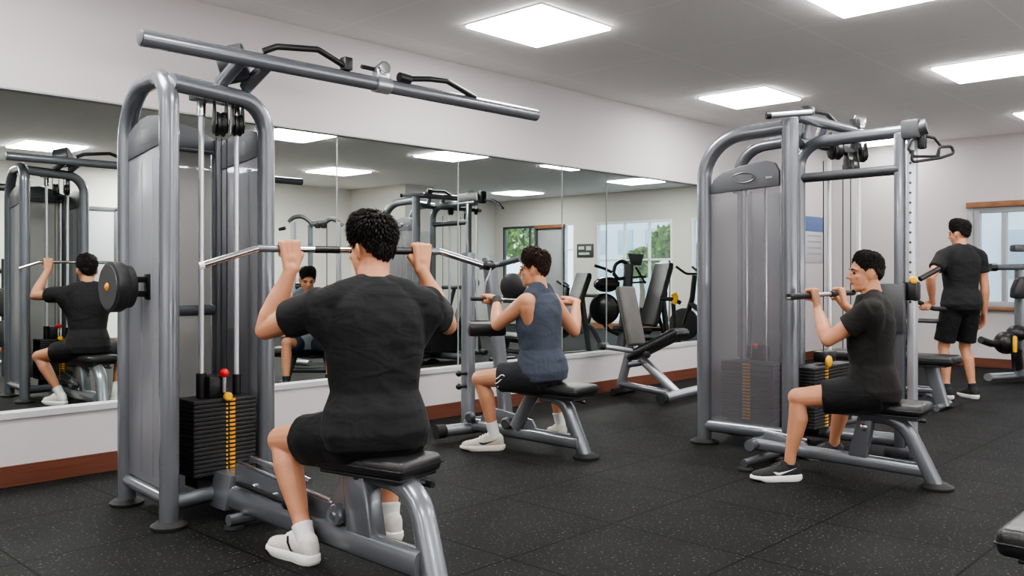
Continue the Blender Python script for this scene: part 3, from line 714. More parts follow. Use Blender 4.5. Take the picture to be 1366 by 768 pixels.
# ---- outside the windows
slab('ground_outside', MX + .45, 40, -6, 30, -.3, -.06, M['ground'])
slab('ground_outside_near', BX + .13, MX + .44, -6, 5.4, -.3, -.06, M['ground'])
fc = thing('building', 'pale blue building outside the wide end window, seen in the mirror', 'building', (24, 17.6, -.06))
MB().box((25, 17.4, 1.5), (2, 3.4, 3.2), .02).build('facade', M['facade'], fc, 30)
for y in (16.4, 17.5, 18.6):
    for z in (1.0, 2.3): MB().box((23.98, y, z), (.06, .6, .8), .01).build('window', M['facade_dark'], fc, 30)
fc2 = thing('building', 'pale building seen outside through the framed window at right', 'building', (18.5, 3.4, -.06))
MB().box((19.5, 4.2, 1.2), (2, 1.8, 2.4), .02).build('facade', M['facade'], fc2, 30)
for y in (3.7, 4.5): MB().box((18.48, y, 1.6), (.05, .45, .9), .01).build('window', M['facade_dark'], fc2, 30)
def tree(x, y, h, r, label, seed):
    rd = random.Random(seed); t = thing('tree', label, 'tree', (x, y, -.06), 'trees outside the end windows')
    MB().limb([(x, y, -.05), (x + .05, y, h * .5), (x, y + .05, h * .9)], [.09, .07, .04]).build('trunk', M['bark'], t)
    mb = MB()
    for i in range(900):
        d = V((rd.gauss(0, 1), rd.gauss(0, 1), rd.gauss(0, 1))).normalized() * (r * rd.uniform(.35, 1) ** .6)
        c = V((x, y, h)) + V((d.x, d.y, d.z * .85)); q = Quaternion((rd.uniform(-1, 1), rd.uniform(-1, 1), rd.uniform(-1, 1), rd.uniform(-1, 1))).normalized(); l = rd.uniform(.09, .17)
        mb.add([c + q @ V(p) * l for p in ((0, -1, 0), (.42, 0, .08), (0, 1, 0), (-.42, 0, .08))], [(0, 1, 2, 3)])
    mb.build('foliage', M['leaf'], t, 180)
tree(19.5, 18.0, 2.3, .85, 'leafy green tree outside the dark framed window in the mirror', 3)
tree(19.0, 13.35, 1.5, .45, 'small pale tree outside the wide end window', 4)
tree(20.0, 13.1, 2.05, .55, 'yellow green tree beside the window pier', 5)
tree(20.0, 11.9, 1.6, .6, 'green tree outside the last window in the mirror', 6)
# ---- world
w = bpy.data.worlds.new('World'); bpy.context.scene.world = w; w.use_nodes = True; nt = w.node_tree
bg = nt.nodes['Background']; bg.inputs['Color'].default_value = (.78, .90, 1, 1); bg.inputs['Strength'].default_value = 2.0
# ---- camera
cd = bpy.data.cameras.new('camera'); cam = bpy.data.objects.new('camera', cd); COL.objects.link(cam)
cam.location = (0, 0, CAMH); cam.rotation_euler = (PI / 2, 0, TH - PI / 2)
cd.sensor_width = 36; cd.lens = 36 * F / 1366; cd.shift_y = -(384 - HY) / 1366; cd.clip_end = 200; cd.clip_start = .05
bpy.context.scene.camera = cam
sc = bpy.context.scene; sc.view_settings.view_transform = 'AgX'; sc.view_settings.look = 'AgX - Medium High Contrast'; sc.view_settings.exposure = 0.68
sc.cycles.max_bounces = 10; sc.cycles.diffuse_bounces = 4; sc.cycles.transparent_max_bounces = 24; sc.cycles.use_denoising = True; sc.cycles.caustics_reflective = False; sc.cycles.caustics_refractive = False
# ------------------------------------------------------------------ machines
def foot(root, x, y, r=.085, oval=(1, 1)):
    mb = MB().lathe((x, y, 0), (0, 0, 1), [(r * .97, 0), (r, .006), (r, .016), (r * .8, .026), (r * .66, .034)], 24)
    return mb.build('rubber_foot', M['rubber'], root)
def bolt(root, p, ax, r=.014, m='chrome'):
    return MB().lathe(p, ax, [(r, 0), (r, .006), (r * .7, .011), (r * .4, .012)], 12).build('bolt', M[m], root)
def stack(root, x0, x1, y0, y1, z0, n, pitch, side, marks=True, cx=None):
    """a weight stack; side: 'y' orange numbers on the face towards -Y, 'x' towards -X"""
    xm, ym = (x0 + x1) / 2, (y0 + y1) / 2; first = None
    for i in range(n):
        z = z0 + i * pitch
        if first is None:
            p = MB().box((xm, ym, z + pitch * .46), (x1 - x0, y1 - y0, pitch * .90), .0035).build('weight_plate', M['plate'], root)
            first = p; l = MB()
            h = pitch * .62; c = cx if cx is not None else (xm if side == 'y' else ym)
            if side == 'y': l.box((c + .012, y0 - .001, z + pitch * .46), (.030, .004, h), .001)
            else: l.box((x0 - .001, c - .012, z + pitch * .46), (.004, .052, h), .001)
            if marks: l.build('number_sticker', M['orange'], p, 30)
            h2 = MB()
            if side == 'y': h2.lathe((c - .018, y0 + .001, z + pitch * .46), (0, -1, 0), [(.0052, 0), (.0052, .003)], 10)
            else: h2.lathe((x0 + .001, c + .018, z + pitch * .46), (-1, 0, 0), [(.0052, 0), (.0052, .003)], 10)
            if marks: h2.build('pin_hole', M['yellow'], p, 30)
        else:
            q = first.copy(); COL.objects.link(q); q.parent = root; q.location.z += pitch * i
            for ch in first.children: c2 = ch.copy(); COL.objects.link(c2); c2.parent = q
    return first
def bench_pad(root, c, rot, w, l, t, m='vinyl', name='seat'):
    """upholstered pad, top surface centre c; long axis = local y"""
    R_ = rot; mb = MB().box(V(c) - R_ @ V((0, 0, t / 2)), (w, l, t), min(t * .42, .028), R_, 4)
    o = mb.build(name, M[m], root, 60)
    MB().box(V(c) - R_ @ V((0, 0, t + .006)), (w * .88, l * .9, .014), .004, R_).build('seat_board', M['black'], o)
    e = MB(); e.tube([V(c) + R_ @ V((sx * (w / 2 - .0005), sy * (l / 2 - .0005), -t * .52)) for sx, sy in ((1, 1), (-1, 1), (-1, -1), (1, -1))], .0035, 6, closed=True)
    e.build('piping', M['black'], o)
    return o
RZ = lambda a: Matrix.Rotation(a, 3, 'Z')
def pulley(root, c, ax, r=.055, w=.03, name='pulley'):
    c, ax = V(c), V(ax).normalized()
    o = MB().lathe(c - ax * w / 2, ax, [(r * .9, 0), (r, .003), (r, w * .25), (r * .86, w * .5), (r, w * .75), (r, w - .003), (r * .9, w)], 24).build(name, M['black'], root)
    MB().lathe(c - ax * (w / 2 + .008), ax, [(.012, 0), (.014, .004), (.014, w + .012), (.012, w + .016)], 12).build('axle', M['chrome'], o)
    u = V((0, 0, 1)); v = ax.cross(u).normalized()
    for s_ in (-1, 1):
        q = c + ax * s_ * (w / 2 + .006)
        MB().prism([q + u * r * 1.9 + v * r * .42, q + u * r * 1.9 - v * r * .42, q - u * r * .1 - v * r * .95, q - u * r * .75 - v * r * .5, q - u * r * .75 + v * r * .5, q - u * r * .1 + v * r * .95], ax * .006, .001).build('side_plate', M['black'], o)
    return o
def lat_machine(label, group=None, bar=(1.70, 4.34), seat_y=2.88, disc=True, back_disc=True, hi=1.0):
    r = thing('lat_pulldown_machine', label, 'gym machine', (2.2, 3.6, 0), group)
    St = M['steel']; FL, FR, RL, RR = (1.897, 4.04), (2.46, 4.12), (1.94, 4.615), (2.48, 4.66); zt = 2.15 * hi
    MB().tube([(*RL, .02), (*RL, zt), (*FL, zt), (*FL, .02)], .046, 18, [.40, .15], 10).build('side_frame', St, r)
    MB().tube([(FL[0] + .01, FL[1], zt - .035), (FR[0], FR[1], zt - .055), (*FR, .02)], .044, 18, .17, 8).build('front_frame', St, r)
    MB().tube([(*RR, .02), (*RR, 1.96 * hi)], .042, 16).build('rear_post', St, r)
    for a, b in ((RL, FL), (RR, FR)): MB().tube([(*a, .13), (*b, .13)], .034, 14).build('base_tube', St, r)
    MB().tube([(*FL, .115), (*FR, .115)], .038, 14).build('base_tube', St, r)
    MB().tube([(*RL, 1.0), (*RR, 1.0)], .03, 12).build('rear_cross_tube', St, r)
    for q in (FL, FR, RL, RR): foot(r, *q)
    def side_panel(a, b, sgn):
        ax, ay = a; bx, by = b
        P0 = V((bx, by + .047, 0)); P1 = V((ax, ay - .035, 0)); n = V((-(P1 - P0).y, (P1 - P0).x, 0)).normalized()
        Z = lambda p, z: V((p.x, p.y, z))
        o = MB().prism([Z(P0, .17), Z(P1, .17), Z(P1, 1.80 * hi), Z(P0, 1.84 * hi)], n * .012, .002).build('side_shroud', M['shroud'], r, 30)
        for t in (.30, .62):
            q = P0.lerp(P1, t); MB().box((q.x, q.y, (.2 + 1.78) / 2 * hi), (.018, .035, 1.56 * hi), .004).build('rib', M['shroud'], o, 30)
        top_ = [Z(P0, 1.83 * hi), Z(P1, 1.79 * hi)] + [Z(P1.lerp(P0, t), (1.90 + .085 * math.sin(PI * (.08 + t * .74))) * hi) for t in (0, .08, .2, .4, .6, .8, .93, 1)]
        c = MB().prism(top_, n * .024, .004).build('shroud_cap', M['cap'], r, 30)
        m = P0.lerp(P1, .45) - n * .0
        for s_ in (1, -1): MB().box(Z(m, 1.885 * hi) + n * s_ * .0125, (.002, .12, .075), .0008, RZ(math.atan2((P1 - P0).y, (P1 - P0).x) - PI / 2)).build('emblem', M['cap_mark'], c, 30)
    side_panel(RL, FL, 1); side_panel(RR, FR, 1)
    z = lambda a: a * hi
    MB().prism([V((RL[0] + .05, RL[1], .17)), V((RR[0] - .05, RR[1], .17)), V((RR[0] - .05, RR[1], z(1.9))), V((RL[0] + .05, RL[1], z(1.9)))], V((0, .012, 0)), .002).build('rear_shroud', M['shroud_back'], r, 30)
    bc = MB().prism([V((RL[0] + .04, RL[1] - .01, z(1.90))), V((RR[0] - .04, RR[1] - .01, z(1.90)))] + [V((RR[0] - .04 + (RL[0] - RR[0] + .08) * t, RL[1] - .01 + (RR[1] - RL[1]) * (1 - t), z(1.965 + .065 * math.sin(PI * t)))) for t in (0, .1, .25, .5, .75, .9, 1)], V((0, .03, 0)), .004).build('rear_cap', M['cap'], r, 30)
    MB().tube([(RL[0] + .05, RL[1] - .03, z(1.885)), (RR[0] - .05, RR[1] - .03, z(1.885))], .012, 10).build('cap_strip', M['steel_dark'], bc)
    # rods, stack, pulleys
    for x in (2.14, 2.335):
        MB().cyl((x, 4.2, .14), (x, 4.2, z(2.06)), .0135, 16).build('guide_rod', M['rod'], r)
        MB().cyl((x, 4.2, z(2.0)), (x, 4.2, z(2.09)), .024, 16).build('rod_collar', M['chrome'], r)
    MB().box((2.235, 4.17, z(2.10)), (.30, .12, .05), .008).build('rod_bracket', M['steel_dark'], r)
    MB().box((2.235, 4.2, .155), (.30, .14, .05), .008).build('stack_base', M['rubber'], r)
    stack(r, 2.05, 2.39, 4.10, 4.30, .195, 18, .0212, 'y', cx=2.245)
    hd = MB().box((2.20, 4.19, .632), (.10, .11, .11), .012).build('stack_head', M['black'], r)
    MB().cyl((2.14, 4.2, .575), (2.14, 4.2, .70), .026, 16).build('bushing', M['black'], hd); MB().cyl((2.335, 4.2, .575), (2.335, 4.2, .68), .022, 16).build('bushing', M['black'], hd)
    MB().ell((2.225, 4.125, .70), (.024, .024, .024)).build('red_knob', M['red'], hd); MB().cyl((2.225, 4.125, .60), (2.225, 4.125, .69), .013, 12).build('pull_stem', M['chrome'], hd)
    MB().lathe((2.225, 4.098, .585), (0, -1, 0), [(.018, 0), (.022, .004), (.022, .02), (.016, .026)], 16).build('selector_pin', M['yellow'], r)
    for x, zz in ((2.215, .68), (2.245, .70), (2.275, .72)): MB().tube([(x, 4.19, zz - .05), (x, 4.19, z(1.9))], .003, 8).build('cable', M['black'], r)
    pulley(r, (2.19, 4.10, z(1.955)), (.95, -.3, 0), .062, .045); pulley(r, (2.30, 4.13, z(1.965)), (.95, -.3, 0), .055, .04)
    # overhead bar on two stubs
    yb = 3.9; zb = 2.258 * hi ** .3
    for x in (2.19, 2.33): MB().tube([(x, 4.10, zt + .01), (x + .02, yb + .01, zb)], .034, 14).build('bar_support', St, r)
    if back_disc: MB().lathe((2.30, 4.05, zt + .13), (.80, -.60, .25), [(.085, -.13), (.095, -.125), (.095, .0), (.085, .008)], 28).build('pulley_cover', M['steel_dark'], r)
    ob = MB().tube([(bar[0], yb, zb), (bar[1], yb, zb)], .039, 20).build('overhead_bar', St, r)
    for x in bar:
        s_ = -1 if x == bar[0] else 1
        MB().lathe((x, yb, zb), (s_, 0, 0), [(.034, -.004), (.034, .004), (.030, .006)], 20).build('end_cap', M['cap'], ob)
    if bar[1] > 4:
        MB().tube([(2.30, yb - .02, zb + .045), (2.36, yb - .05, zb + .075), (2.60, yb - .05, zb + .105), (2.80, yb - .02, zb + .052)], .016, 10, .05, 4).build('bent_handle', M['black'], ob)
        MB().box((2.80, yb - .02, zb + .07), (.055, .05, .07), .008).build('handle_clamp', M['black'], ob)
        MB().tube([(3.20, yb - .02, zb + .055), (3.36, yb - .05, zb + .075), (3.50, yb - .05, zb + .085), (3.76, yb - .02, zb + .03)], .016, 10, .05, 4).build('bent_handle', M['black'], ob)
        MB().cyl((3.16, yb - .02, zb + .06), (3.24, yb - .02, zb + .055), .028, 14).build('handle_clamp', M['black'], ob)
        MB().tube([(3.0, yb, zb), (3.10, yb, zb)], .047, 20).build('clamp_sleeve', M['silver'], ob)
        kn = MB().box((3.05, yb, zb + .055), (.085, .06, .07), .01).build('clamp_block', M['silver'], ob)
        MB().lathe((3.05, yb - .01, zb + .085), (-.25, -.95, .1), [(.034, -.06), (.036, -.05), (.036, .035), (.030, .045), (.020, .046)], 22).build('clamp_knob', M['chrome'], ob)
        MB().tube([(3.02, yb + .02, zb + .085), (2.93, yb + .02, zb + .085)], .012, 8).build('clamp_pin', M['black'], ob)
    # side wheel
    if disc:
        w_ = MB().lathe((1.735, 4.34, 1.14), (1, 0, 0), [(.112, 0), (.124, .006), (.124, .05), (.118, .062), (.108, .066), (.105, .10), (.09, .108)], 40).build('side_wheel', M['plate'], r)
        MB().lathe((1.733, 4.34, 1.14), (1, 0, 0), [(.108, -.003), (.108, .004)], 40).build('wheel_face', M['steel_dark'], w_)
        MB().lathe((1.730, 4.34, 1.14), (-1, 0, 0), [(.020, -.01), (.020, .003), (.010, .010)], 14).build('hub', M['orange'], w_)
        for dz in (.035, -.035): MB().box((1.865, 4.30, 1.14 + dz), (.11, .05, .03), .006).build('wheel_bracket', M['black'], r)
        MB().box((1.912, 4.29, 1.14), (.03, .07, .13), .010).build('bracket_plate', M['black'], r)
    # floor rail and seat
    X = 2.17; dy = seat_y - 2.88; cx = 2.235
    MB().tube([(X, 4.08, .115), (X, 2.52 + dy, .105)], .052, 16, oval=(.85, 1.05), p=3).build('floor_rail', St, r)
    MB().prism([V((X - .06, 3.99, .06)), V((X + .15, 3.99, .06)), V((X + .13, 3.99, .225)), V((X - .03, 3.99, .225))], (0, .16, 0), .006).build('gusset', St, r)
    bolt(r, (X + .0, 3.91, .15), (-.1, -1, 0), .026)
    ft = MB().tube([(X - .10, 3.80, .045), (X + .26, 3.80, .045)], .028, 12).build('cross_foot', St, r)
    for s_ in (-.07, .23): MB().lathe((X + s_, 3.80, 0), (0, 0, 1), [(.045, 0), (.048, .006), (.045, .018), (.03, .02)], 16).build('rubber_cap', M['rubber'], ft)
    MB().prism([V((X, 3.90, .13)), V((X, 2.96 + dy, .13)), V((X, 2.92 + dy, .40)), V((X, 3.03 + dy, .40)), V((X, 3.10 + dy, .235)), V((X, 3.90, .285))], (.022, 0, 0), .003).build('web_plate', St, r)
    MB().tube([(X, 3.88, .292), (X, 3.12 + dy, .242)], .008, 8).build('chrome_edge', M['chrome'], r)
    k_ = MB().lathe((X - .01, 3.03 + dy, .205), (-1, -.12, 0), [(.042, 0), (.044, .006), (.044, .035), (.038, .045), (.02, .046)], 24).build('adjuster_knob', M['steel'], r)
    MB().lathe((X - .055, 3.025 + dy, .205), (-1, -.12, 0), [(.014, 0), (.014, .006)], 12).build('knob_cap', M['chrome'], k_)
    lv = MB().tube([(X - .03, 3.84, .20), (X - .06, 3.70, .215), (X - .07, 3.36, .205)], .012, 10, .04, 4).build('release_lever', M['black'], r)
    MB().ell((X - .072, 3.33, .205), (.028, .028, .028)).build('lever_ball', M['black'], lv)
    bolt(r, (X - .012, 3.72, .20), (-1, 0, 0), .018); bolt(r, (X - .012, 3.55, .19), (-1, 0, 0), .014)
    MB().tube([(X + .02, 3.80, .32), (X + .02, 3.30, .29)], .014, 10).build('link_rod', M['chrome'], r)
    MB().prism([V((cx - .055, 2.97 + dy, .14)), V((cx - .055, 2.80 + dy, .14)), V((cx - .055, 2.86 + dy, .41)), V((cx - .055, 3.0 + dy, .41))], (.085, 0, 0), .012).build('seat_post', St, r)
    MB().tube([(cx, 2.90 + dy, .375), (cx - .01, 2.62 + dy, .375), (cx - .04, 2.47 + dy, .02)], .047, 16, .26, 10, oval=(1.05, .85), p=3).build('curved_leg', St, r)
    foot(r, cx - .04, 2.47 + dy, .08)
    bench_pad(r, (cx, seat_y, .475), RZ(.20), .27, .47, .075)
    MB().box((cx, 2.80 + dy, .385), (.16, .26, .03), .006, RZ(.2)).build('seat_bracket', M['steel_dark'], r)
    h_ = MB().tube([(cx + .03, 2.70 + dy, .375), (cx + .08, 2.67 + dy, .362), (cx + .08, 2.63 + dy, .362)], .013, 8, .02, 4).build('seat_handle', M['black'], r)
    return r
def cable_tower(label, group=None):
    r = thing('cable_tower_machine', label, 'gym machine', (5.75, 2.7, 0), group); St = M['steel']
    R1, F1, F2, A1, C1 = (5.49, 3.315), (5.54, 2.69), (5.95, 2.82), (5.97, 2.13), (6.0, 2.06); zt = 2.19
    MB().tube([(*F1, .02), (*F1, zt + .05)], .056, 20).build('front_post', St, r)
    MB().lathe((*F1, zt + .045), (0, 0, 1), [(.056, 0), (.052, .012), (.04, .02)], 20).build('post_cap', M['cap'], r)
    MB().tube([(*R1, .02), (*R1, zt - .03), (F1[0], F1[1] + .03, zt)], .049, 18, .46, 12, p=2.3).build('arched_frame', St, r)
    MB().tube([(*F2, .02), (F2[0], F2[1], 2.13), (A1[0] + .02, A1[1] - .12, 2.15)], .042, 18, .18, 8).build('arm_frame', St, r)
    MB().tube([(F2[0] + .02, F2[1] + .5, .02), (F2[0] + .02, F2[1] + .5, zt - .05), (F2[0], F2[1] + .02, zt - .03)], .042, 16, .35, 8).build('rear_frame', St, r)
    MB().tube([(*F1, zt - .05), (*F2, zt - .05)], .045, 14).build('top_tube', St, r)
    MB().tube([(R1[0], R1[1], .13), (F1[0], F1[1], .125)], .045, 14).build('base_tube', St, r)
    MB().tube([(*F1, .1), (*F2, .1)], .04, 14).build('base_tube', St, r); MB().tube([(*F2, .1), (A1[0] + .02, A1[1], .1)], .045, 14).build('base_tube', St, r)
    MB().tube([(F2[0], F2[1] - .02, 1.885), (A1[0], A1[1], 1.893)], .034, 14).build('arm_brace', M['steel_dark'], r)
    foot(r, *R1, .1); foot(r, *F1, .1); foot(r, *F2, .09); foot(r, F2[0] + .02, F2[1] + .5, .08)
    # far post and perforated upright
    MB().box((A1[0], A1[1], 1.08), (.062, .066, 2.12), .016).build('far_post', St, r); MB().box((A1[0], A1[1], .03), (.12, .17, .06), .01).build('post_foot', M['steel_dark'], r)
    u = MB().box((C1[0], C1[1], 1.10), (.078, .05, 2.1), .012).build('perforated_upright', M['galv'], r)
    h0 = None
    for k in range(18):
        z = 1.02 + k * .065
        if h0 is None: h0 = MB().lathe((C1[0] - .040, C1[1] - .0, z), (-1, 0, 0), [(.009, 0), (.009, .002)], 10).build('pin_hole', M['steel_dark'], u)
        else: q = h0.copy(); COL.objects.link(q); q.parent = u; q.location.z += .065 * k
    MB().box((A1[0] - .05, A1[1] + .03, .98), (.05, .16, .32), .01).build('carriage_plate', M['steel_dark'], r)
    cg = MB().box((C1[0] + .0, C1[1] - .0, 1.09), (.092, .085, .13), .02).build('carriage', M['black'], r)
    MB().lathe((C1[0] - .045, C1[1] - .02, 1.165), (-.85, -.5, 0), [(.022, -.02), (.026, 0), (.026, .014), (.018, .022)], 18).build('yellow_knob', M['yellow'], cg)
    MB().tube([(C1[0] + .02, C1[1] - .04, 1.17), (C1[0] + .14, C1[1] - .12, 1.24)], .018, 10).build('carriage_lever', M['black'], cg)
    MB().box((C1[0] + .0, C1[1] + .0, 2.15), (.13, .12, .13), .02).build('post_head', M['steel_dark'], r)
    MB().tube([(A1[0] + .02, A1[1] - .10, 2.15), (C1[0], C1[1] - .09, 2.165)], .052, 20).build('arm_sleeve', M['steel_dark'], r)
    # d-handles on the arm end
    def dh(c, a):
        R_ = RZ(a); mb = MB()
        mb.tube([V(c) + R_ @ V((x, 0, z)) for x, z in ((-.085, .0), (-.10, -.05), (-.06, -.10), (.08, -.10), (.11, -.03), (.07, .02), (0, .035), (-.05, .03))], .010, 10, closed=True)
        return mb.build('loop_handle', M['black'], r)
    dh((6.0, 1.99, 2.07), TH - PI / 2); MB().box((6.0, 2.0, 2.08), (.05, .05, .12), .01).build('handle_strap', M['black'], r)
    MB().tube([V((6.0, 1.98, 1.96)) + RT * a + V((0, 0, b)) for a, b in ((-.08, .05), (-.09, -.03), (.10, .0), (.19, .03), (.17, .075), (.09, .07), (.085, .0))], .010, 10, .02, 4).build('loop_handle', M['black'], r)
    # shroud
    P0 = V((F1[0] - .005, F1[1] + .07, 0)); P1 = V((R1[0] + .005, R1[1] - .05, 0)); n = V((1, 0, 0)); Zp = lambda p, z: V((p.x, p.y, z))
    sh = MB().prism([Zp(P0, .17), Zp(P1, .17), Zp(P1, 1.78), Zp(P0, 1.80)], n * .012, .002).build('side_shroud', M['shroud_clear'], r, 30)
    for t in (.42, .60): q = P0.lerp(P1, t); MB().box((q.x + .012, q.y, 1.2), (.012, .016, 1.15), .004).build('rib', M['shroud_clear'], sh, 30)
    cp = MB().prism([Zp(P0, 1.80), Zp(P1, 1.77)] + [Zp(P1.lerp(P0, t), zz) for t, zz in ((0, 1.81), (.05, 1.865), (.18, 1.915), (.40, 1.945), (.62, 1.965), (.82, 1.975), (.94, 1.955), (1, 1.90))], n * .03, .005).build('shroud_cap', M['cap'], r, 30)
    e = P0.lerp(P1, .5)
    el = MB().tube([Zp(e, 1.868) + V((-.018, .085 * math.cos(t), .034 * math.sin(t))) for t in [2 * PI * k / 28 for k in range(28)]], .0045, 6, closed=True).build('emblem_ring', M['steel'], cp)
    MB().prism([Zp(e, 1.868) + V((-.016, .070 * math.cos(t), .023 * math.sin(t))) for t in [2 * PI * k / 24 for k in range(24)]], (.004, 0, 0)).build('emblem', M['cap_mark'], el)
    for dy in (.19, -.19): MB().box(Zp(e, 1.845 + dy * -.06) + V((-.016, dy, 0)), (.004, .045, .014), .001).build('cap_mark', M['frame_grey'], cp)
    MB().prism([V((6.06, 3.28, .17)), V((5.52, 3.33, .17)), V((5.52, 3.33, 1.8)), V((6.06, 3.28, 1.8))], (0, .01, 0), .002).build('rear_shroud', M['shroud_back'], r, 30)
    MB().prism([V((6.0, 2.90, .2)), V((6.0, 3.26, .2)), V((6.0, 3.26, 1.80)), V((6.0, 2.90, 1.80))], (.01, 0, 0), .002).build('inner_shroud', M['frame_grey'], r, 30)
    # two stacks, rods, pulleys
    stack(r, 5.575, 5.82, 2.83, 3.23, .185, 18, .0222, 'x', cx=3.04); MB().box((5.70, 3.03, .15), (.2, .34, .06), .01).build('stack_base', M['rubber'], r)
    MB().box((5.70, 3.0, .65), (.12, .12, .11), .02).build('stack_head', M['black'], r); MB().ell((5.62, 2.99, .70), (.022, .022, .022)).build('red_knob', M['red'], r)
    for y in (2.95, 3.1): MB().cyl((5.70, y, .14), (5.70, y, 1.82), .012, 14).build('guide_rod', M['chrome'], r)
    stack(r, 5.72, 6.34, 2.60, 2.76, .145, 19, .0222, 'y', cx=5.905); MB().box((6.03, 2.68, .12), (.40, .12, .05), .01).build('stack_base', M['rubber'], r)
    MB().box((6.06, 2.68, .62), (.18, .1, .08), .015).build('stack_head', M['black'], r)
    MB().lathe((5.905, 2.595, .60), (0, -1, 0), [(.034, 0), (.040, .005), (.040, .018), (.028, .026)], 18).build('selector_pin', M['yellow'], r)
    for x in (6.13, 6.66): MB().cyl((x, 2.68, .10), (x, 2.68, 2.06), .017, 14).build('guide_rod', M['rod'], r)
    for x, y, z0 in ((5.99, 2.66, .62), (6.32, 2.66, .66), (6.46, 2.66, .66)): MB().tube([(x, y, z0), (x, y, 2.0)], .004, 8).build('cable', M['black'], r)
    pulley(r, (6.10, 2.62, 2.08), (.75, -.65, 0), .066, .06); pulley(r, (6.42, 2.64, 1.99), (.75, -.65, 0), .062, .06); pulley(r, (6.58, 2.62, 2.09), (.75, -.65, 0), .05, .03)
    MB().box((6.36, 2.68, 2.115), (.72, .08, .05), .01).build('rod_bracket', M['steel_dark'], r); MB().tube([(6.46, 2.60, 2.25), (6.50, 2.66, 2.12)], .03, 12).build('bracket_tube', M['steel_dark'], r)
    MB().tube([(*F2, .1), (6.70, 2.70, .1)], .035, 12).build('base_tube', St, r)
    # short overhead bar
    yb, zb = 2.66, 2.275
    ob = MB().tube([(5.56, yb, zb - .02), (6.52, yb - .05, zb - .02)], .036, 16).build('overhead_bar', St, r)
    MB().tube([(5.75, yb, zb), (5.75, yb + .02, zt - .06)], .03, 12).build('bar_support', St, r); MB().tube([(6.0, yb, zb - .02), (6.0, yb + .05, zt - .06)], .03, 12).build('bar_support', St, r)
    g0 = dp(1028, 154, 5.75); g1 = dp(1082, 150, 5.78)
    MB().tube([g0, g1], .021, 12).build('silver_grip', M['silver'], ob); MB().tube([g0 - RT * .03, g0], .024, 12).build('grip_end', M['black'], ob)
    MB().box((5.74, yb - .0, zb + .035), (.09, .07, .08), .015).build('grip_clamp', M['black'], ob)
    MB().tube([(5.78, yb, zb + .05), (6.0, yb - .02, zb + .055), (6.14, yb - .02, zb + .01)], .016, 10, .05, 4).build('bent_handle', M['black'], ob)
    MB().lathe((6.46, yb - .06, zb + .055), (-.5, -.86, 0), [(.055, -.01), (.058, 0), (.058, .016), (.045, .022), (.02, .023)], 24).build('clamp_knob', M['chrome'], ob); MB().box((6.42, yb - .05, zb + .025), (.07, .06, .09), .012).build('clamp_block', M['black'], ob)
    return r
def tower_bench():
    """the seat in front of the second tower, bolted to it by its rail"""
    r = thing('pulldown_bench', 'grey railed bench with black seat under the man in black at right', 'bench', (5.15, 2.0, 0)); St = M['steel']
    MB().tube([(5.10, 2.72, .13), (5.19, 1.72, .095)], .037, 16, oval=(.95, 1.05), p=2.8).build('floor_rail', St, r)
    MB().tube([(5.0, 2.70, .13), (5.43, 2.71, .13)], .035, 12).build('front_tube', St, r)
    f_ = MB().tube([(4.86, 2.66, .045), (5.3, 2.66, .045)], .026, 12).build('cross_foot', M['steel_dark'], r)
    for x in (4.88, 5.28): MB().lathe((x, 2.66, 0), (0, 0, 1), [(.045, 0), (.048, .006), (.045, .018), (.03, .022)], 16).build('rubber_cap', M['rubber'], f_)
    MB().prism([V((5.10, 2.66, .13)), V((5.13, 2.35, .13)), V((5.13, 2.40, .18)), V((5.10, 2.64, .215))], (.022, 0, 0), .003).build('web_plate', St, r)
    MB().tube([(5.10, 2.66, .222), (5.13, 2.38, .188)], .009, 8).build('chrome_edge', M['chrome'], r)
    MB().prism([V((5.15, 2.13, .13)), V((5.15, 2.02, .13)), V((5.15, 1.97, .41)), V((5.15, 2.06, .41))], (.06, 0, 0), .012).build('seat_post', St, r)
    bolt(r, (5.118, 2.03, .31), (-1, 0, 0), .022)
    MB().tube([(5.16, 2.05, .375), (5.17, 1.83, .375), (5.20, 1.66, .02)], .046, 16, .24, 10, oval=(1.05, .85), p=2.8).build('curved_leg', St, r)
    foot(r, 5.20, 1.655, .09)
    bench_pad(r, (5.15, 1.97, .475), RZ(.10), .28, .56, .065)
    MB().box((5.15, 1.97, .39), (.15, .48, .025), .006, RZ(.1)).build('seat_bracket', M['steel'], r)
    MB().tube([(5.22, 1.78, .372), (5.27, 1.74, .36)], .012, 8).build('seat_lever', M['black'], r)
    return r
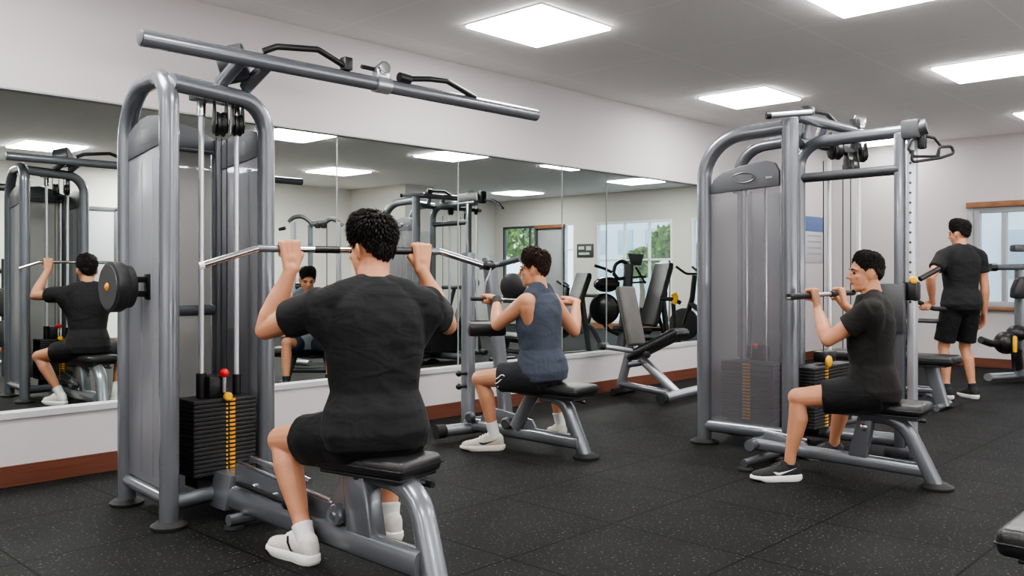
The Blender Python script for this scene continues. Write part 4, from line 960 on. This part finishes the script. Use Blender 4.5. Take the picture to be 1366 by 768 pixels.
def row_machine():
    r = thing('seated_row_machine', 'grey seated row machine with slanted posts and black roller, used by man in blue', 'gym machine', (4.5, 4.2, 0)); St = M['steel']
    MB().tube([(4.50, 4.72, .05), (4.60, 4.82, 1.36)], .050, 16, oval=(.9, 1), p=2.8).build('slanted_post', St, r)
    MB().tube([(4.86, 4.66, .03), (4.86, 4.86, 1.33)], .058, 16, oval=(1, .7), p=3).build('upright_post', St, r)
    MB().tube([(4.50, 4.75, .09), (4.86, 4.72, .09)], .04, 14).build('base_tube', St, r)
    bt = MB().tube([(4.20, 4.70, .075), (4.62, 4.62, .075)], .042, 14).build('front_foot', M['silver'], r)
    MB().tube([(4.17, 4.706, .075), (4.24, 4.692, .075)], .05, 14).build('rubber_cap', M['rubber'], bt); MB().lathe((4.86, 4.66, 0), (0, 0, 1), [(.09, 0), (.09, .02), (.05, .03)], 20).build('rubber_foot', M['rubber'], r)
    MB().tube([(4.48, 4.70, .10), (4.47, 3.62, .10)], .045, 16, p=2.8).build('floor_rail', St, r)
    MB().prism([V((4.47, 4.55, .12)), V((4.47, 4.0, .12)), V((4.47, 4.05, .20)), V((4.47, 4.5, .26))], (.03, 0, 0), .004).build('web_plate', St, r)
    for y, z in ((4.62, .16), (4.25, .16)): MB().lathe((4.44, y, z), (-1, -.1, 0), [(.042, 0), (.042, .03), (.03, .04)], 18).build('adjuster_knob', M['steel_dark'], r)
    MB().tube([(4.44, 4.18, .14), (4.46, 4.0, .43)], .045, 14, oval=(.8, 1), p=2.8).build('seat_post', St, r)
    MB().tube([(4.47, 3.95, .375), (4.47, 3.76, .375), (4.49, 3.60, .02)], .045, 16, .24, 10, oval=(1.05, .85), p=2.8).build('curved_leg', St, r)
    foot(r, 4.49, 3.595, .085)
    bench_pad(r, (4.46, 3.86, .475), RZ(.08), .28, .58, .065); MB().box((4.46, 3.86, .39), (.15, .5, .025), .006).build('seat_bracket', M['steel_dark'], r)
    MB().tube([(4.50, 3.70, .37), (4.56, 3.66, .35)], .012, 8).build('seat_lever', M['black'], r)
    for z in (.37, .465):
        p = MB().tube([(4.52, 4.74, z), (4.40, 4.70, z + .01)], .014, 10).build('storage_peg', M['black'], r); MB().ell((4.385, 4.695, z + .011), (.024, .024, .024)).build('peg_ball', M['black'], p)
    rl = MB().lathe(dp(625, 438, 6.25), (RT * .98 + FW * .2), [(.045, 0), (.056, .008), (.058, .03), (.058, .24), (.054, .262), (.04, .268)], 24).build('roller_pad', M['vinyl'], r)
    MB().lathe(dp(687, 382, 6.55), -(FW * .8 + RT * .5), [(.085, 0), (.10, .01), (.10, .05), (.08, .06)], 28).build('chest_pad', M['vinyl'], r)
    MB().tube([dp(687, 382, 6.56), dp(676, 390, 6.75)], .025, 12).build('pad_arm', M['steel_dark'], r)
    j = dp(652, 354, 6.62); MB().tube([dp(640, 356, 6.6), dp(668, 352, 6.66), dp(694, 345, 6.5)], .022, 12).build('swing_arm', M['steel_dark'], r)
    MB().ell(j, (.055, .05, .04)).build('arm_joint', M['black'], r)
    MB().tube([dp(655, 358, 6.55), dp(648, 375, 6.4), dp(646, 394, 6.22)], .007, 8, .06, 5).build('cable', M['chrome'], r)
    return r
def incline_chair():
    r = thing('incline_bench', 'grey framed bench with charcoal upright back pad, standing by the mirror wall', 'bench', (7.1, 4.9, 0)); Sv = M['silver']
    def pad(a, b, w, t, m, name, n=None, u=None):
        a, b = V(a), V(b); y = (b - a).normalized(); x = V(u) if u else V((1, 0, 0)); x = (x - y * x.dot(y)).normalized(); z = x.cross(y)
        return bench_pad(r, (a + b) / 2 + z * t / 2, Matrix((x, y, z)).transposed(), w, (b - a).length, t, m, name)
    pad((7.12, 5.06, .50), (7.12, 5.20, 1.08), .30, .07, 'vinyl_grey', 'back_pad', u=(1, .12, 0))
    pad((7.10, 5.10, .38), (7.16, 4.55, .66), .27, .075, 'vinyl', 'seat', u=(1, .05, 0))
    MB().tube([(7.18, 5.13, .62), (7.16, 5.30, .03)], .042, 14, oval=(.8, 1.1), p=2.8).build('rear_leg', M['steel'], r)
    MB().tube([(7.16, 5.02, .36), (7.14, 4.60, .06)], .042, 14, oval=(.8, 1.1), p=2.8).build('front_leg', Sv, r)
    MB().tube([(7.16, 5.28, .10), (6.96, 4.58, .09)], .033, 12).build('low_rail', M['steel'], r)
    MB().tube([(7.17, 5.18, .30), (7.15, 4.98, .34)], .03, 12).build('cross_tube', M['steel'], r)
    bt = MB().tube([(6.80, 4.55, .06), (7.72, 4.66, .06)], .044, 16).build('foot_bar', Sv, r)
    for a, b in (((6.775, 4.547, .06), (6.84, 4.555, .06)), ((7.66, 4.653, .06), (7.74, 4.663, .06))): MB().tube([a, b], .052, 16).build('rubber_cap', M['rubber'], bt)
    MB().tube([(7.0, 5.26, .035), (7.34, 5.26, .035)], .035, 12).build('rear_foot', M['rubber'], r)
    lv = MB().tube([dp(842, 468, 8.5), dp(825, 465, 8.4), dp(803, 462, 8.3)], .024, 12).build('side_lever', Sv, r); MB().tube([dp(806, 462.5, 8.31), dp(799, 461, 8.28)], .032, 12).build('lever_cap', M['rubber'], lv)
    MB().tube([(7.12, 5.09, .62), (7.12, 5.06, .40), (7.13, 4.98, .34)], .024, 10).build('hinge_plate', Sv, r)
    MB().lathe((7.02, 4.86, .43), (-1, -.3, 0), [(.03, 0), (.035, .01), (.035, .03), (.02, .035)], 16).build('adjuster_knob', M['black'], r)
    return r
def flat_bench(name, label, c, rot, L, z=.475, w=.29, group=None, seat='vinyl', m='steel', inset=.12):
    r = thing(name, label, 'bench', (c[0], c[1], 0), group); R_ = RZ(rot); C = V((c[0], c[1], 0)); q = lambda x, y, zz: C + R_ @ V((x, y, 0)) + V((0, 0, zz))
    bench_pad(r, q(0, 0, z), R_, w, L, .085, seat)
    for s_ in (-1, 1):
        MB().tube([q(0, s_ * (L / 2 - inset - .10), z - .09), q(0, s_ * (L / 2 - inset), .02)], .05, 14, oval=(.7, 1.2), p=3, up=(0, 1, .1)).build('leg', M[m], r)
        f_ = MB().tube([q(-.2, s_ * (L / 2 - inset), .03), q(.2, s_ * (L / 2 - inset), .03)], .03, 12).build('cross_foot', M[m], r)
    MB().tube([q(0, -(L / 2 - inset - .04), .16), q(0, L / 2 - inset - .04, .16)], .032, 12).build('stretcher', M[m], r)
    MB().box(q(0, 0, z - .095), (w * .5, L * .75, .03), .006, R_).build('seat_bracket', M[m], r)
    return r
# ------------------------------------------------------------------ the near machine and its bar
lat_machine('big grey weight tower nearest, with long overhead bar and round side wheel')
cable_tower('grey arched cable tower with smoky shroud beside the man in black at right')
tower_bench(); row_machine(); incline_chair()
def held_bar(name, label, pts, r, mgrip, grips, mbar='chrome', fil=.06, sides=None):
    """bar along pts; grips: list of (a, b, material, radius)"""
    t = thing(name, label, 'bar', (sum((V(p) for p in pts), V((0, 0, 0))) / len(pts)))
    MB().tube(pts, r, 14, fil, 6).build('bar_shaft', M[mbar], t)
    for a, b, m, rr in grips: MB().tube([a, b], rr, 14).build('grip_sleeve', M[m], t)
    return t
bc, bd = dp(468, 334, 3.84), V((.94, -.342, 0)).normalized()
B = lambda t, z=0: bc + bd * t + V((0, 0, z))
held_bar('lat_pulldown_bar', 'long bent chrome pulldown bar held by the man nearest', [B(-.62, -.068), B(-.40, .004), B(.42, 0), B(.63, -.060)], .0145, None,
         [(B(-.395, .004), B(-.30, .003), 'steel', .0158), (B(.30, 0), B(.41, 0), 'steel', .0158), (B(.20, .001), B(.30, 0), 'black', .0162), (B(-.16, .002), B(-.05, .002), 'black', .0155), (B(-.628, -.071), B(-.61, -.065), 'white', .0155)])
U_ = lambda *a: V(a).normalized()
yw = math.radians(64); f1 = V((math.cos(yw), math.sin(yw), 0)); L1 = V((-math.sin(yw), math.cos(yw), 0))
P1 = person('man in black t-shirt and shorts, back turned, pulling the bent bar down, nearest', (2.238, 2.905, .56), yw, .03,
    [dict(kind='grip', at=B(-.27, .003), thumb=bd, palm=f1, up=(-.05, .12, 1)), dict(kind='grip', at=B(.325, 0), thumb=-bd, palm=f1, up=(.05, .05, 1))],
    [(2.06, 3.17, math.radians(90)), (2.52, 3.17, math.radians(75))], math.radians(96), -.10, s=1.075, sh_half=.20, elbow=((-.40, .15, -1.2), (.50, -.05, -1.1)), knee=((.12, .8, 1), (.45, .7, .9)),
    mark=('slash', -1, M['black']), voxel=.0045, seed=11, hdetail=1.6, fat=1.07, sock_h=.145, short_len=.60, neck_fwd=.03)
# the man at the second tower
b2 = lambda x, z=1.08: V((x, 2.29, z))
held_bar('straight_pulldown_bar', 'black gripped straight bar held at chest height by the man at right', [b2(4.70, 1.072), b2(5.62, 1.085)], .013, None, [(b2(4.70, 1.072), b2(4.96, 1.076), 'rubber', .019), (b2(5.26, 1.08), b2(5.60, 1.085), 'rubber', .019)], fil=0)
y2 = math.radians(112); f2 = V((math.cos(y2), math.sin(y2), 0))
P2 = person('man in charcoal t-shirt and black shorts seated at the second tower, in profile', (5.09, 1.97, .545), y2, .02,
    [dict(kind='grip', at=b2(4.985), thumb=V((1, 0, 0)), palm=V((-.2, 1, .1)), up=(-.05, .25, 1), rb=.019), dict(kind='grip', at=b2(5.37), thumb=V((-1, 0, 0)), palm=V((0, 1, .1)), up=(0, .3, 1), rb=.019)],
    [(4.80, 2.36, math.radians(134)), (5.55, 2.42, math.radians(122))], math.radians(128), .0, s=.955, tm='char_cloth', elbow=((-.5, .25, -1), (1.0, -.6, -.8)), knee=((-.3, .5, 1), (.3, .5, 1)),
    shoes='black', sm='sock_dark', sock_h=.10, mark=('swoosh', -1, M['white']), voxel=.0048, seed=23, hdetail=1.3, sh_half=.19, skin='skin', short_len=.66, beard=True, fat=1.06, hth=.55)
# the man in the blue tank top
hL = dp(650, 399, 6.13); hR = dp(756, 402, 6.35); b3 = (hR - hL).normalized()
held_bar('row_bar', 'thin silver row bar held by the man in the blue tank top', [hL - b3 * .12, hR + b3 * .10], .011, None, [(hL - b3 * .12, hL + b3 * .10, 'rubber', .015)], fil=0)
y3 = math.radians(104); f3 = V((math.cos(y3), math.sin(y3), 0))
P3 = person('man in slate blue tank top and dark shorts seated at the row machine', (4.40, 3.90, .555), y3, .05,
    [dict(kind='grip', at=hL, thumb=b3, palm=V((.1, .3, -1)), up=(-.2, 1, .2)), dict(kind='grip', at=hR, thumb=-b3, palm=V((0, .3, -1)), up=(-.3, 1, .25))],
    [(4.25, 4.23, math.radians(134)), (4.88, 4.15, math.radians(60))], math.radians(118), -.05, s=.98, top_='tank', tm='blue_cloth', bm='dgrey_cloth', elbow=((-.75, -.2, -1), (1.0, -.35, -.8)), knee=((-.35, .5, 1), (.4, .6, 1)),
    shoes='beige', mark=('swoosh', -1, M['dgrey_cloth']), hair='hair_brown', voxel=.0048, seed=31, glasses=True, hdetail=1.2, sh_half=.185, short_len=.60, sock_h=.20, fat=1.03)
st = MB().lathe(P3['WR'][0] * .9 + P3['EL'][0] * .1, P3['WR'][0] - P3['EL'][0], [(.028, -.03), (.033, -.025), (.033, .03), (.028, .035)], 18).build('wrist_strap', M['rubber'], P3['root'])
kn, hp = P3['KN'][0], P3['T'](.092, 0, -.02); tx = (kn - hp).normalized(); px_ = tx.cross(V((0, 0, 1))).normalized() * -1
if px_.dot(FW) > 0: px_ = -px_
for dz, a, b in ((.012, .42, .585), (-.018, .46, .585), (-.045, .40, .56)):
    MB().tube([hp + tx * .425 * q + px_ * (.1015 - abs(dz) * .3) + V((0, 0, dz + .012 * math.sin(q * 30))) for q in [a + (b - a) * k / 6 for k in range(7)]], .0035, 6).build('side_stripe', M['white'], P3['root'])
# the standing man
y4 = math.radians(52); f4 = V((math.cos(y4), math.sin(y4), 0)); L4 = V((-math.sin(y4), math.cos(y4), 0))
hs = dp(1233, 409, 8.50)
P4 = person('man in black standing by the back wall, back turned, one hand on a handlebar', (9.18, 2.70, .915), y4, .0,
    [dict(kind='grip', at=hs, thumb=RT * 1.0, palm=V((0, 0, -1)) + L4 * .2, up=L4 * .8 + f4 * .5 + V((0, 0, -.5))), dict(kind='loose', at=dp(1313, 418, 8.55), down=V((0, 0, -1)) + f4 * .15, thumb=f4, palm=L4)],
    [(9.03, 2.80, math.radians(62)), (9.24, 2.62, math.radians(46))], math.radians(82), -.12, s=.98, elbow=((-.7, -.4, -.2), (.25, -1, 0)), knee=((.6, .8, 0), (.6, .8, 0)), tm='black_cloth', bm='short_cloth', skin='skin_warm',
    shoes='black', sm='sock_dark', sock_h=.14, voxel=.007, seed=41, seated=False, short_len=.84, hdetail=.7, sh_half=.195)
# ------------------------------------------------------------------ right and back of the room
flat_bench('flat_bench', 'black flat bench on grey legs between the second tower and the standing man', (8.30, 3.05), .04, 1.15, .48, .32)
fb = flat_bench('flat_bench', 'black padded bench cut off by the bottom right corner', (2.94, .17), 0, 1.12, .475, .32, m='silver', inset=.05)
def handle_machine(name, label, c, a):
    r = thing(name, label, 'gym machine', (c[0], c[1], 0)); R_ = RZ(a); q = lambda x, y, z: V((c[0], c[1], 0)) + R_ @ V((x, y, 0)) + V((0, 0, z))
    MB().tube([q(0, .1, .05), q(0, .05, .75), q(0, 0, 1.05)], .05, 14, oval=(.8, 1.2), p=2.8).build('mast', M['steel_dark'], r)
    MB().tube([q(-.26, .1, .04), q(.20, .1, .04)], .04, 14).build('base_foot', M['steel'], r)
    MB().tube([q(0, .1, .06), q(0, .62, .06)], .035, 14).build('base_tube', M['steel'], r); MB().tube([q(-.22, .62, .04), q(.22, .62, .04)], .035, 14).build('base_foot', M['steel'], r)
    MB().lathe(q(-.06, .02, .66), q(1, 0, 0) - q(0, 0, 0), [(.10, 0), (.15, .01), (.15, .06), (.10, .07)], 24).build('drive_wheel', M['black'], r)
    MB().tube([q(-.05, 0, 1.0), q(.1, -.04, .93), q(.22, -.08, .87), q(.42, -.12, .86)], .022, 12, .06, 5).build('handlebar', M['rubber'], r)
    MB().tube([q(-.2, 0, .76), q(.5, -.04, .74)], .022, 12).build('cross_bar', M['steel_dark'], r)
    MB().tube([q(-.12, .0, .40), q(.26, -.02, .395)], .034, 12).build('foot_peg', M['rubber'], r)
    MB().box(q(-.02, 0, .98), (.10, .10, .22), .03, R_).build('handle_block', M['black'], r)
    return r
handle_machine('exercise_machine', 'black handlebar exercise machine under the left hand of the standing man', (8.87, 3.10), TH - PI / 2)
def edge_machine():
    c = V((10.9, 2.62, 0)); r = thing('chest_press_machine', 'grey machine with black pads and yellow pin at the right edge', 'gym machine', c); q = lambda px, py, d=0: dp(px, py, 9.75 + d)
    MB().tube([q(1362, 500), q(1362, 360)], .085, 16, oval=(1, .7), p=3).build('upright', M['steel'], r)
    MB().tube([q(1318, 503, -.1), q(1372, 500, .1)], .06, 14, oval=(1, .7)).build('base_foot', M['silver'], r)
    MB().tube([q(1325, 356.5, -.1), q(1372, 356, 0)], .035, 14).build('arm', M['steel'], r); MB().tube([q(1321, 356.5, -.1), q(1329, 356.5, -.1)], .045, 14).build('arm_cap', M['black'], r)
    MB().box(q(1362, 331), (.20, .12, .08), .02, RZ(TH - PI / 2)).build('top_block', M['steel_dark'], r)
    MB().prism([q(1349, 398, -.1), q(1376, 398, -.1), q(1376, 368, -.1), q(1356, 370, -.1), q(1350, 385, -.1)], FW * .12, .03).build('seat_pad', M['vinyl'], r)
    MB().ell(q(1342, 457, -.15), (.125, .125, .125)).build('round_weight', M['black'], r); MB().ell(q(1357, 444, -.1), (.11, .11, .09)).build('round_weight', M['black'], r)
    MB().tube([q(1308, 453, -.3), q(1322, 458, -.25), q(1340, 458, -.15)], .04, 12, .1, 4).build('lever', M['black'], r)
    MB().box(q(1354, 459, -.3), (.05, .04, .18), .015).build('yellow_pin', M['yellow'], r)
    MB().tube([q(1356, 470, -.15), q(1358, 490, -.1)], .09, 14, oval=(1, .6)).build('mast_cover', M['black'], r)
    return r
edge_machine()
# ------------------------------------------------------------------ contents of the added second room, modelled in place of reflections
m1 = lat_machine('reflected grey lat pulldown tower at far left, in the mirror', bar=(1.70, 4.81), seat_y=3.38, disc=False, hi=1.03)
m1.location += V((.92, 4.92, 0))
rd = V((1, 0, 0))
B2 = lambda t, z=0: V((3.255 + t, 8.70, 1.315 + z))
held_bar('lat_pulldown_bar', 'bent chrome pulldown bar held by the reflected man at far left', [B2(-.57, -.06), B2(-.40, 0), B2(.40, 0), B2(.57, -.06)], .0145, None, [])
y5 = math.radians(78); f5 = V((math.cos(y5), math.sin(y5), 0))
person('man in black t-shirt sitting with his back turned, reflected at far left', (3.15, 8.34, .545), y5, .02,
    [dict(kind='grip', at=B2(-.33), thumb=rd, palm=f5, up=(0, .1, 1)), dict(kind='grip', at=B2(.33), thumb=-rd, palm=f5, up=(0, .1, 1))],
    [(2.98, 8.56, math.radians(105)), (3.46, 8.47, math.radians(55))], math.radians(80), -.05, s=1.0, elbow=((-.7, 0, -1), (.7, 0, -1)), knee=((-.5, .8, .8), (.7, .7, .8)), voxel=.007, seed=53, hdetail=.7, skin='skin_warm', short_len=.55, sh_half=.195)
src = bpy.data.objects['cable_tower_machine']
c2 = copy_tree(src, None, ('perforated_upright', 'carriage', 'carriage_plate', 'loop_handle', 'handle_strap', 'post_head', 'arm_sleeve', 'number_sticker', 'pin_hole'))
c2.location += V((2.06, 6.28, 0)); c2['label'] = 'reflected grey arched cable tower behind the row machine, in the mirror'
for w_, h_ in ((0, 0),):
    p0, p1 = dp(641, 268, 11.4), dp(641, 262, 11.4)
    t = thing('crossbar_attachment', 'white and black crossbar on top of the reflected cable tower', 'bar', dp(612, 265, 11.4))
    MB().tube([dp(612, 264, 11.4), dp(636, 262, 11.35)], .05, 12).build('white_sleeve', M['white'], t); MB().box(dp(643, 263, 11.35), (.09, .09, .16), .02).build('end_block', M['black'], t)
    MB().tube([dp(645, 266, 11.35), dp(658, 267, 11.2), dp(666, 272, 11.1), dp(671, 278, 11.05)], .016, 10, .1, 5).build('curved_handle', M['steel_dark'], t)
# front-facing man
y6 = TH + PI + .30; f6 = V((math.cos(y6), math.sin(y6), 0)); L6 = V((-math.sin(y6), math.cos(y6), 0)); c6 = V((5.33, 8.10, 0))
W6 = c6 + f6 * .36
P6 = person('young man in grey tank top and navy shorts, sitting and facing out of the mirror', (5.33, 8.10, .47), y6, .10,
    [dict(kind='loose', at=c6 + f6 * .30 + L6 * .26 + V((0, 0, .66)), down=f6 + V((0, 0, -.2)), thumb=-L6, palm=V((0, 0, -1))), dict(kind='loose', at=c6 + f6 * .26 - L6 * .28 + V((0, 0, .64)), down=f6 + V((0, 0, -.2)), thumb=L6, palm=V((0, 0, -1)))],
    [(c6 + f6 * .42 + L6 * .20).xy.to_tuple() + (y6 + .2,), (c6 + f6 * .46 - L6 * .24).xy.to_tuple() + (y6 - .2,)], y6 + .05, -.38, s=.98, top_='tank', tm='grey_cloth', bm='navy_cloth', elbow=((-.8, -.6, -.4), (.8, -.6, -.4)),
    voxel=.006, seed=61, hdetail=.8, sock_h=.16, sm='sock_dark', shoes='black', short_len=.62, skin='skin_warm')
MB().limb([P6['KN'][0] * .62 + P6['AN'][0] * .38, P6['KN'][0] * .9 + P6['AN'][0] * .1 + f6 * .02, P6['KN'][0] + (P6['T'](.092, 0, -.02) - P6['KN'][0]) * .12], [.062, .064, .066]).build('knee_sleeve', M['black'], P6['root'])
flat_bench('flat_bench', 'dark bench under the reflected man in the grey tank top', (5.42, 8.18), TH, .8, .41, .30, m='steel_dark')
def incline(label, base, a, h=1.05, w=.30, group=None, pale=False):
    """upright incline bench; its back leans along local +y"""
    r = thing('incline_bench', label, 'bench', (base[0], base[1], 0), group); R_ = RZ(a); q = lambda x, y, z: V((base[0], base[1], 0)) + R_ @ V((x, y, 0)) + V((0, 0, z))
    def pad(p, o, name):
        y = (o - p).normalized(); x = R_ @ V((1, 0, 0)); z = x.cross(y); bench_pad(r, (p + o) / 2 + z * .04, Matrix((x, y, z)).transposed(), w, (o - p).length, .075, 'vinyl', name)
    pad(q(0, .05, .48), q(0, .34, h), 'back_pad'); pad(q(0, -.42, .46), q(0, .0, .42), 'seat')
    mm = M['silver'] if pale else M['steel_dark']
    MB().tube([q(0, .28, h - .25), q(0, .42, .05)], .04, 12).build('rear_leg', mm, r); MB().tube([q(0, -.35, .38), q(0, -.42, .05)], .04, 12).build('front_leg', mm, r)
    MB().tube([q(0, .42, .10), q(0, -.42, .08)], .035, 12).build('low_rail', mm, r)
    for y in (.42, -.42): MB().tube([q(-.28, y, .04), q(.28, y, .04)], .035, 12).build('foot_bar', mm, r)
    return r
def at(px, d): p = dp(px, HY, d); return (p.x, p.y)
GI = 'reflected incline benches'
incline('reflected dark incline bench left of the slanted row post', at(605, 13.2), TH - PI / 2 - 1.2, 1.12, .34)
incline('reflected dark incline bench just right of the man in blue', at(752, 12.2), TH - PI / 2 - 1.1, 1.22, .34)
incline('reflected tall dark incline bench in front of the wide end window', at(860, 12.2), TH - PI / 2 - 1.1, 1.36, .38)
incline('reflected dark bench with pale frame behind the front-facing man', at(432, 12.0), TH - PI / 2 + 2.4, 1.1, .34, pale=True)
def bike(label, base, a, s=1.0):
    r = thing('spin_bike', label, 'exercise bike', (base[0], base[1], 0)); R_ = RZ(a); q = lambda x, y, z: V((base[0], base[1], 0)) + (R_ @ V((x, y, 0)) + V((0, 0, z))) * s
    MB().lathe(q(-.03, .42, .42), R_ @ V((1, 0, 0)), [(.18, 0), (.24, .008), (.245, .03), (.24, .052), (.18, .06)], 32).build('flywheel', M['plate'], r)
    MB().tube([q(0, .42, .42), q(0, .30, .78), q(0, .26, 1.10)], .04, 12).build('head_tube', M['black'], r)
    MB().tube([q(0, .34, .72), q(0, -.20, .36), q(0, -.34, .08)], .042, 12, .1, 5).build('main_frame', M['steel_dark'], r)
    MB().tube([q(0, -.10, .40), q(0, -.26, .92)], .034, 12).build('seat_tube', M['steel_dark'], r)
    MB().prism([q(x, y, .95) for x, y in ((-.03, -.05), (.03, -.05), (.05, -.22), (.11, -.36), (.06, -.42), (-.06, -.42), (-.11, -.36), (-.05, -.22))], (0, 0, .06), .02).build('saddle', M['vinyl'], r)
    MB().tube([q(-.24, .42, 1.22), q(-.22, .28, 1.12), q(.22, .28, 1.12), q(.24, .42, 1.22)], .018, 10, .06, 5).build('handlebar', M['rubber'], r)
    for y in (.55, -.42): MB().tube([q(-.26, y, .04), q(.26, y, .04)], .036, 12).build('floor_bar', M['steel_dark'], r)
    MB().tube([q(0, .55, .05), q(0, .42, .42)], .03, 12).build('fork', M['steel_dark'], r); MB().tube([q(0, -.34, .08), q(0, -.42, .05)], .03, 10).build('tail_tube', M['steel_dark'], r)
    MB().lathe(q(.04, .02, .36), R_ @ V((1, 0, 0)), [(.10, 0), (.11, .01), (.10, .03)], 24).build('crank_disc', M['steel_dark'], r)
    for s_ in (-1, 1): MB().box(q(s_ * .16, .02 + s_ * .13, .34 - s_ * .08), (.09, .10, .03), .01, R_).build('pedal', M['black'], r)
    return r
bike('reflected black exercise bike behind the raised right forearm of the nearest man', at(586, 14), TH - PI / 2 + 1.1, 1.05)
bike('reflected black exercise bike at the right end of the mirror', at(950, 12.9), TH - PI / 2 + .9, 1.08)
bike('reflected small dark exercise bike right of the blue tank top shoulder', at(776, 14.5), TH - PI / 2 + 1.3, .9)
def plate_machine():
    d = 12.6; r = thing('plate_loaded_machine', 'reflected black machine with two big round weights and a tilted console', 'gym machine', dp(825, 366, d) * 1); r.location.z = 0; ORG[r.name] = V(r.location); q = lambda px, py, e=0: dp(px, py, d + e)
    MB().tube([q(839, 352), q(836, 400), q(826, 470)], .07, 14, oval=(.8, 1.1)).build('mast', M['steel_dark'], r)
    c = MB().prism([q(837, 338), q(859, 339), q(855, 354), q(842, 354)], FW * .06, .01).build('console', M['screen'], r)
    MB().lathe(q(806, 412, -.1), -(FW * .9 + RT * .35), [(.10, -.10), (.20, -.06), (.225, 0), (.20, .05), (.11, .075), (.05, .08)], 30).build('round_weight', M['gloss'], r)
    MB().ell(q(809, 379), (.19, .14, .115), RZ(TH - PI / 2)).build('round_weight', M['gloss'], r)
    MB().tube([q(800, 399), q(801, 394), q(814, 394), q(816, 400)], .016, 10, .03, 4).build('weight_handle', M['black'], r)
    MB().tube([q(793, 354), q(806, 358), q(816, 363)], .022, 10).build('lever', M['black'], r)
    MB().tube([q(818, 364), q(821, 352), q(830, 347), q(838, 353), q(836, 364)], .028, 10, .1, 5).build('pulley_guard', M['black'], r)
    MB().tube([q(818, 364), q(824, 372), q(838, 370)], .028, 10, .05, 4).build('pulley_arm', M['black'], r)
    MB().tube([q(848, 356), q(854, 366), q(861, 378)], .016, 10).build('strut', M['black'], r); MB().tube([q(838, 370), q(862, 369)], .014, 10).build('cross_rod', M['black'], r); MB().tube([q(838, 377), q(862, 376)], .014, 10).build('cross_rod', M['black'], r)
    MB().tube([q(806, 432, -.1), q(812, 440, 0), q(826, 446, 0)], .03, 10, .05, 4).build('lower_arm', M['black'], r); MB().tube([q(800, 479), q(850, 476)], .05, 12).build('base_foot', M['steel_dark'], r)
    MB().tube([q(826, 380), q(812, 378)], .05, 12).build('weight_arm', M['black'], r); MB().tube([q(832, 412), q(812, 412)], .05, 12).build('weight_arm', M['black'], r)
plate_machine()
def ladder():
    d = 12.9; q = lambda px, py, e=0: dp(px, py, d + e); r = thing('dumbbell_rack', 'reflected black stepped rack under the tall incline bench', 'rack', dp(876, 366, d)); r.location.z = 0; ORG[r.name] = V(r.location)
    for a, b in ((q(872, 400), q(893, 470)), (q(856, 410), q(850, 470))): MB().tube([a, b], .028, 10).build('upright', M['black'], r)
    for y in (414, 426, 439, 452): MB().tube([q(855 - (y - 410) * .06, y), q(876 + (y - 410) * .3, y)], .03, 10).build('shelf_bar', M['black'], r)
    MB().tube([q(880, 376), q(890, 390), q(886, 406), q(872, 412)], .016, 10, .1, 5).build('curved_tube', M['black'], r)
ladder()
r_ = thing('resistance_strap', 'yellow handled black strap hanging beside the last reflected bike', 'strap', dp(898, 400, 11.6))
MB().tube([dp(898, 391, 11.6), dp(902, 397, 11.6), dp(898, 405, 11.6)], .04, 10, .05, 4).build('yellow_grip', M['yellow'], r_); MB().tube([dp(898, 404, 11.6), dp(900, 430, 11.6), dp(899, 452, 11.6), dp(899, 486.5, 11.6)], .03, 10).build('strap', M['black'], r_)
MB().tube([dp(880, 398, 11.6), dp(898, 399, 11.6), dp(908, 404, 11.6)], .028, 10).build('bar', M['black'], r_)
def trainer():
    d = 13.0; q = lambda px, py, e=0: dp(px, py, d + e); r = thing('functional_trainer', 'reflected silver cable trainer with arched black top behind the bar', 'gym machine', q(420, 366)); r.location.z = 0; ORG[r.name] = V(r.location)
    for px in (391, 452): MB().tube([q(px, 479), q(px, 296)], .045, 14).build('upright', M['silver'], r)
    MB().tube([q(414, 479, .1), q(414, 300, .1)], .04, 14).build('upright', M['steel'], r)
    MB().tube([q(385, 296), q(391, 290), q(402, 288), q(411, 293), q(418, 302)], .032, 12, .2, 5).build('top_arch', M['steel_dark'], r); MB().tube([q(416, 299), q(436, 296)], .04, 12).build('top_beam', M['steel_dark'], r)
    MB().tube([q(434, 296), q(442, 291), q(450, 295), q(457, 301)], .032, 12, .2, 5).build('top_arch', M['steel_dark'], r)
    for px in (424, 432): MB().box(q(px, 300), (.07, .07, .10), .015).build('pulley_block', M['black'], r)
    MB().tube([q(436, 300), q(436, 470)], .008, 8).build('cable', M['steel_dark'], r); MB().tube([q(372, 306), q(381, 304)], .025, 10).build('side_handle', M['black'], r)
    MB().tube([q(388, 478), q(455, 478)], .05, 12).build('base_beam', M['steel_dark'], r)
trainer()
def rack():
    d = 10.4; q = lambda px, py, e=0: dp(px, py, d + e); r = thing('barbell_rack', 'reflected dark barbell rack cut off by the left edge', 'rack', q(2, 366)); r.location.z = 0; ORG[r.name] = V(r.location)
    for px, ty in ((-36, 249), (6, 345)): MB().tube([q(px, 520), q(px, ty)], .035, 12).build('upright', M['steel_dark'], r)
    for i, y in enumerate((388, 412, 436, 460, 484, 505)): MB().tube([q(-44, y), q(15, y - 1)], .035 if i % 2 else .028, 12).build('barbell', M['black' if i % 2 else 'silver'], r)
    MB().tube([q(-38, 249), q(20, 250)], .045, 14).build('top_bar', M['steel_dark'], r); MB().tube([q(-10, 362), q(18, 360)], .03, 12).build('barbell', M['black'], r)
    for y, rr in ((403, .17), (445, .16)): MB().lathe(q(2, y, -.1), RT, [(rr * .8, 0), (rr, .01), (rr, .05), (rr * .8, .06)], 24).build('weight_disc', M['plate'], r)
    return r
rack()
flat_bench('flat_bench', 'low dark bench reflected on the floor behind the row machine', at(690, 11.8), TH - 1.0, 1.0, .40, .32, m='steel_dark')
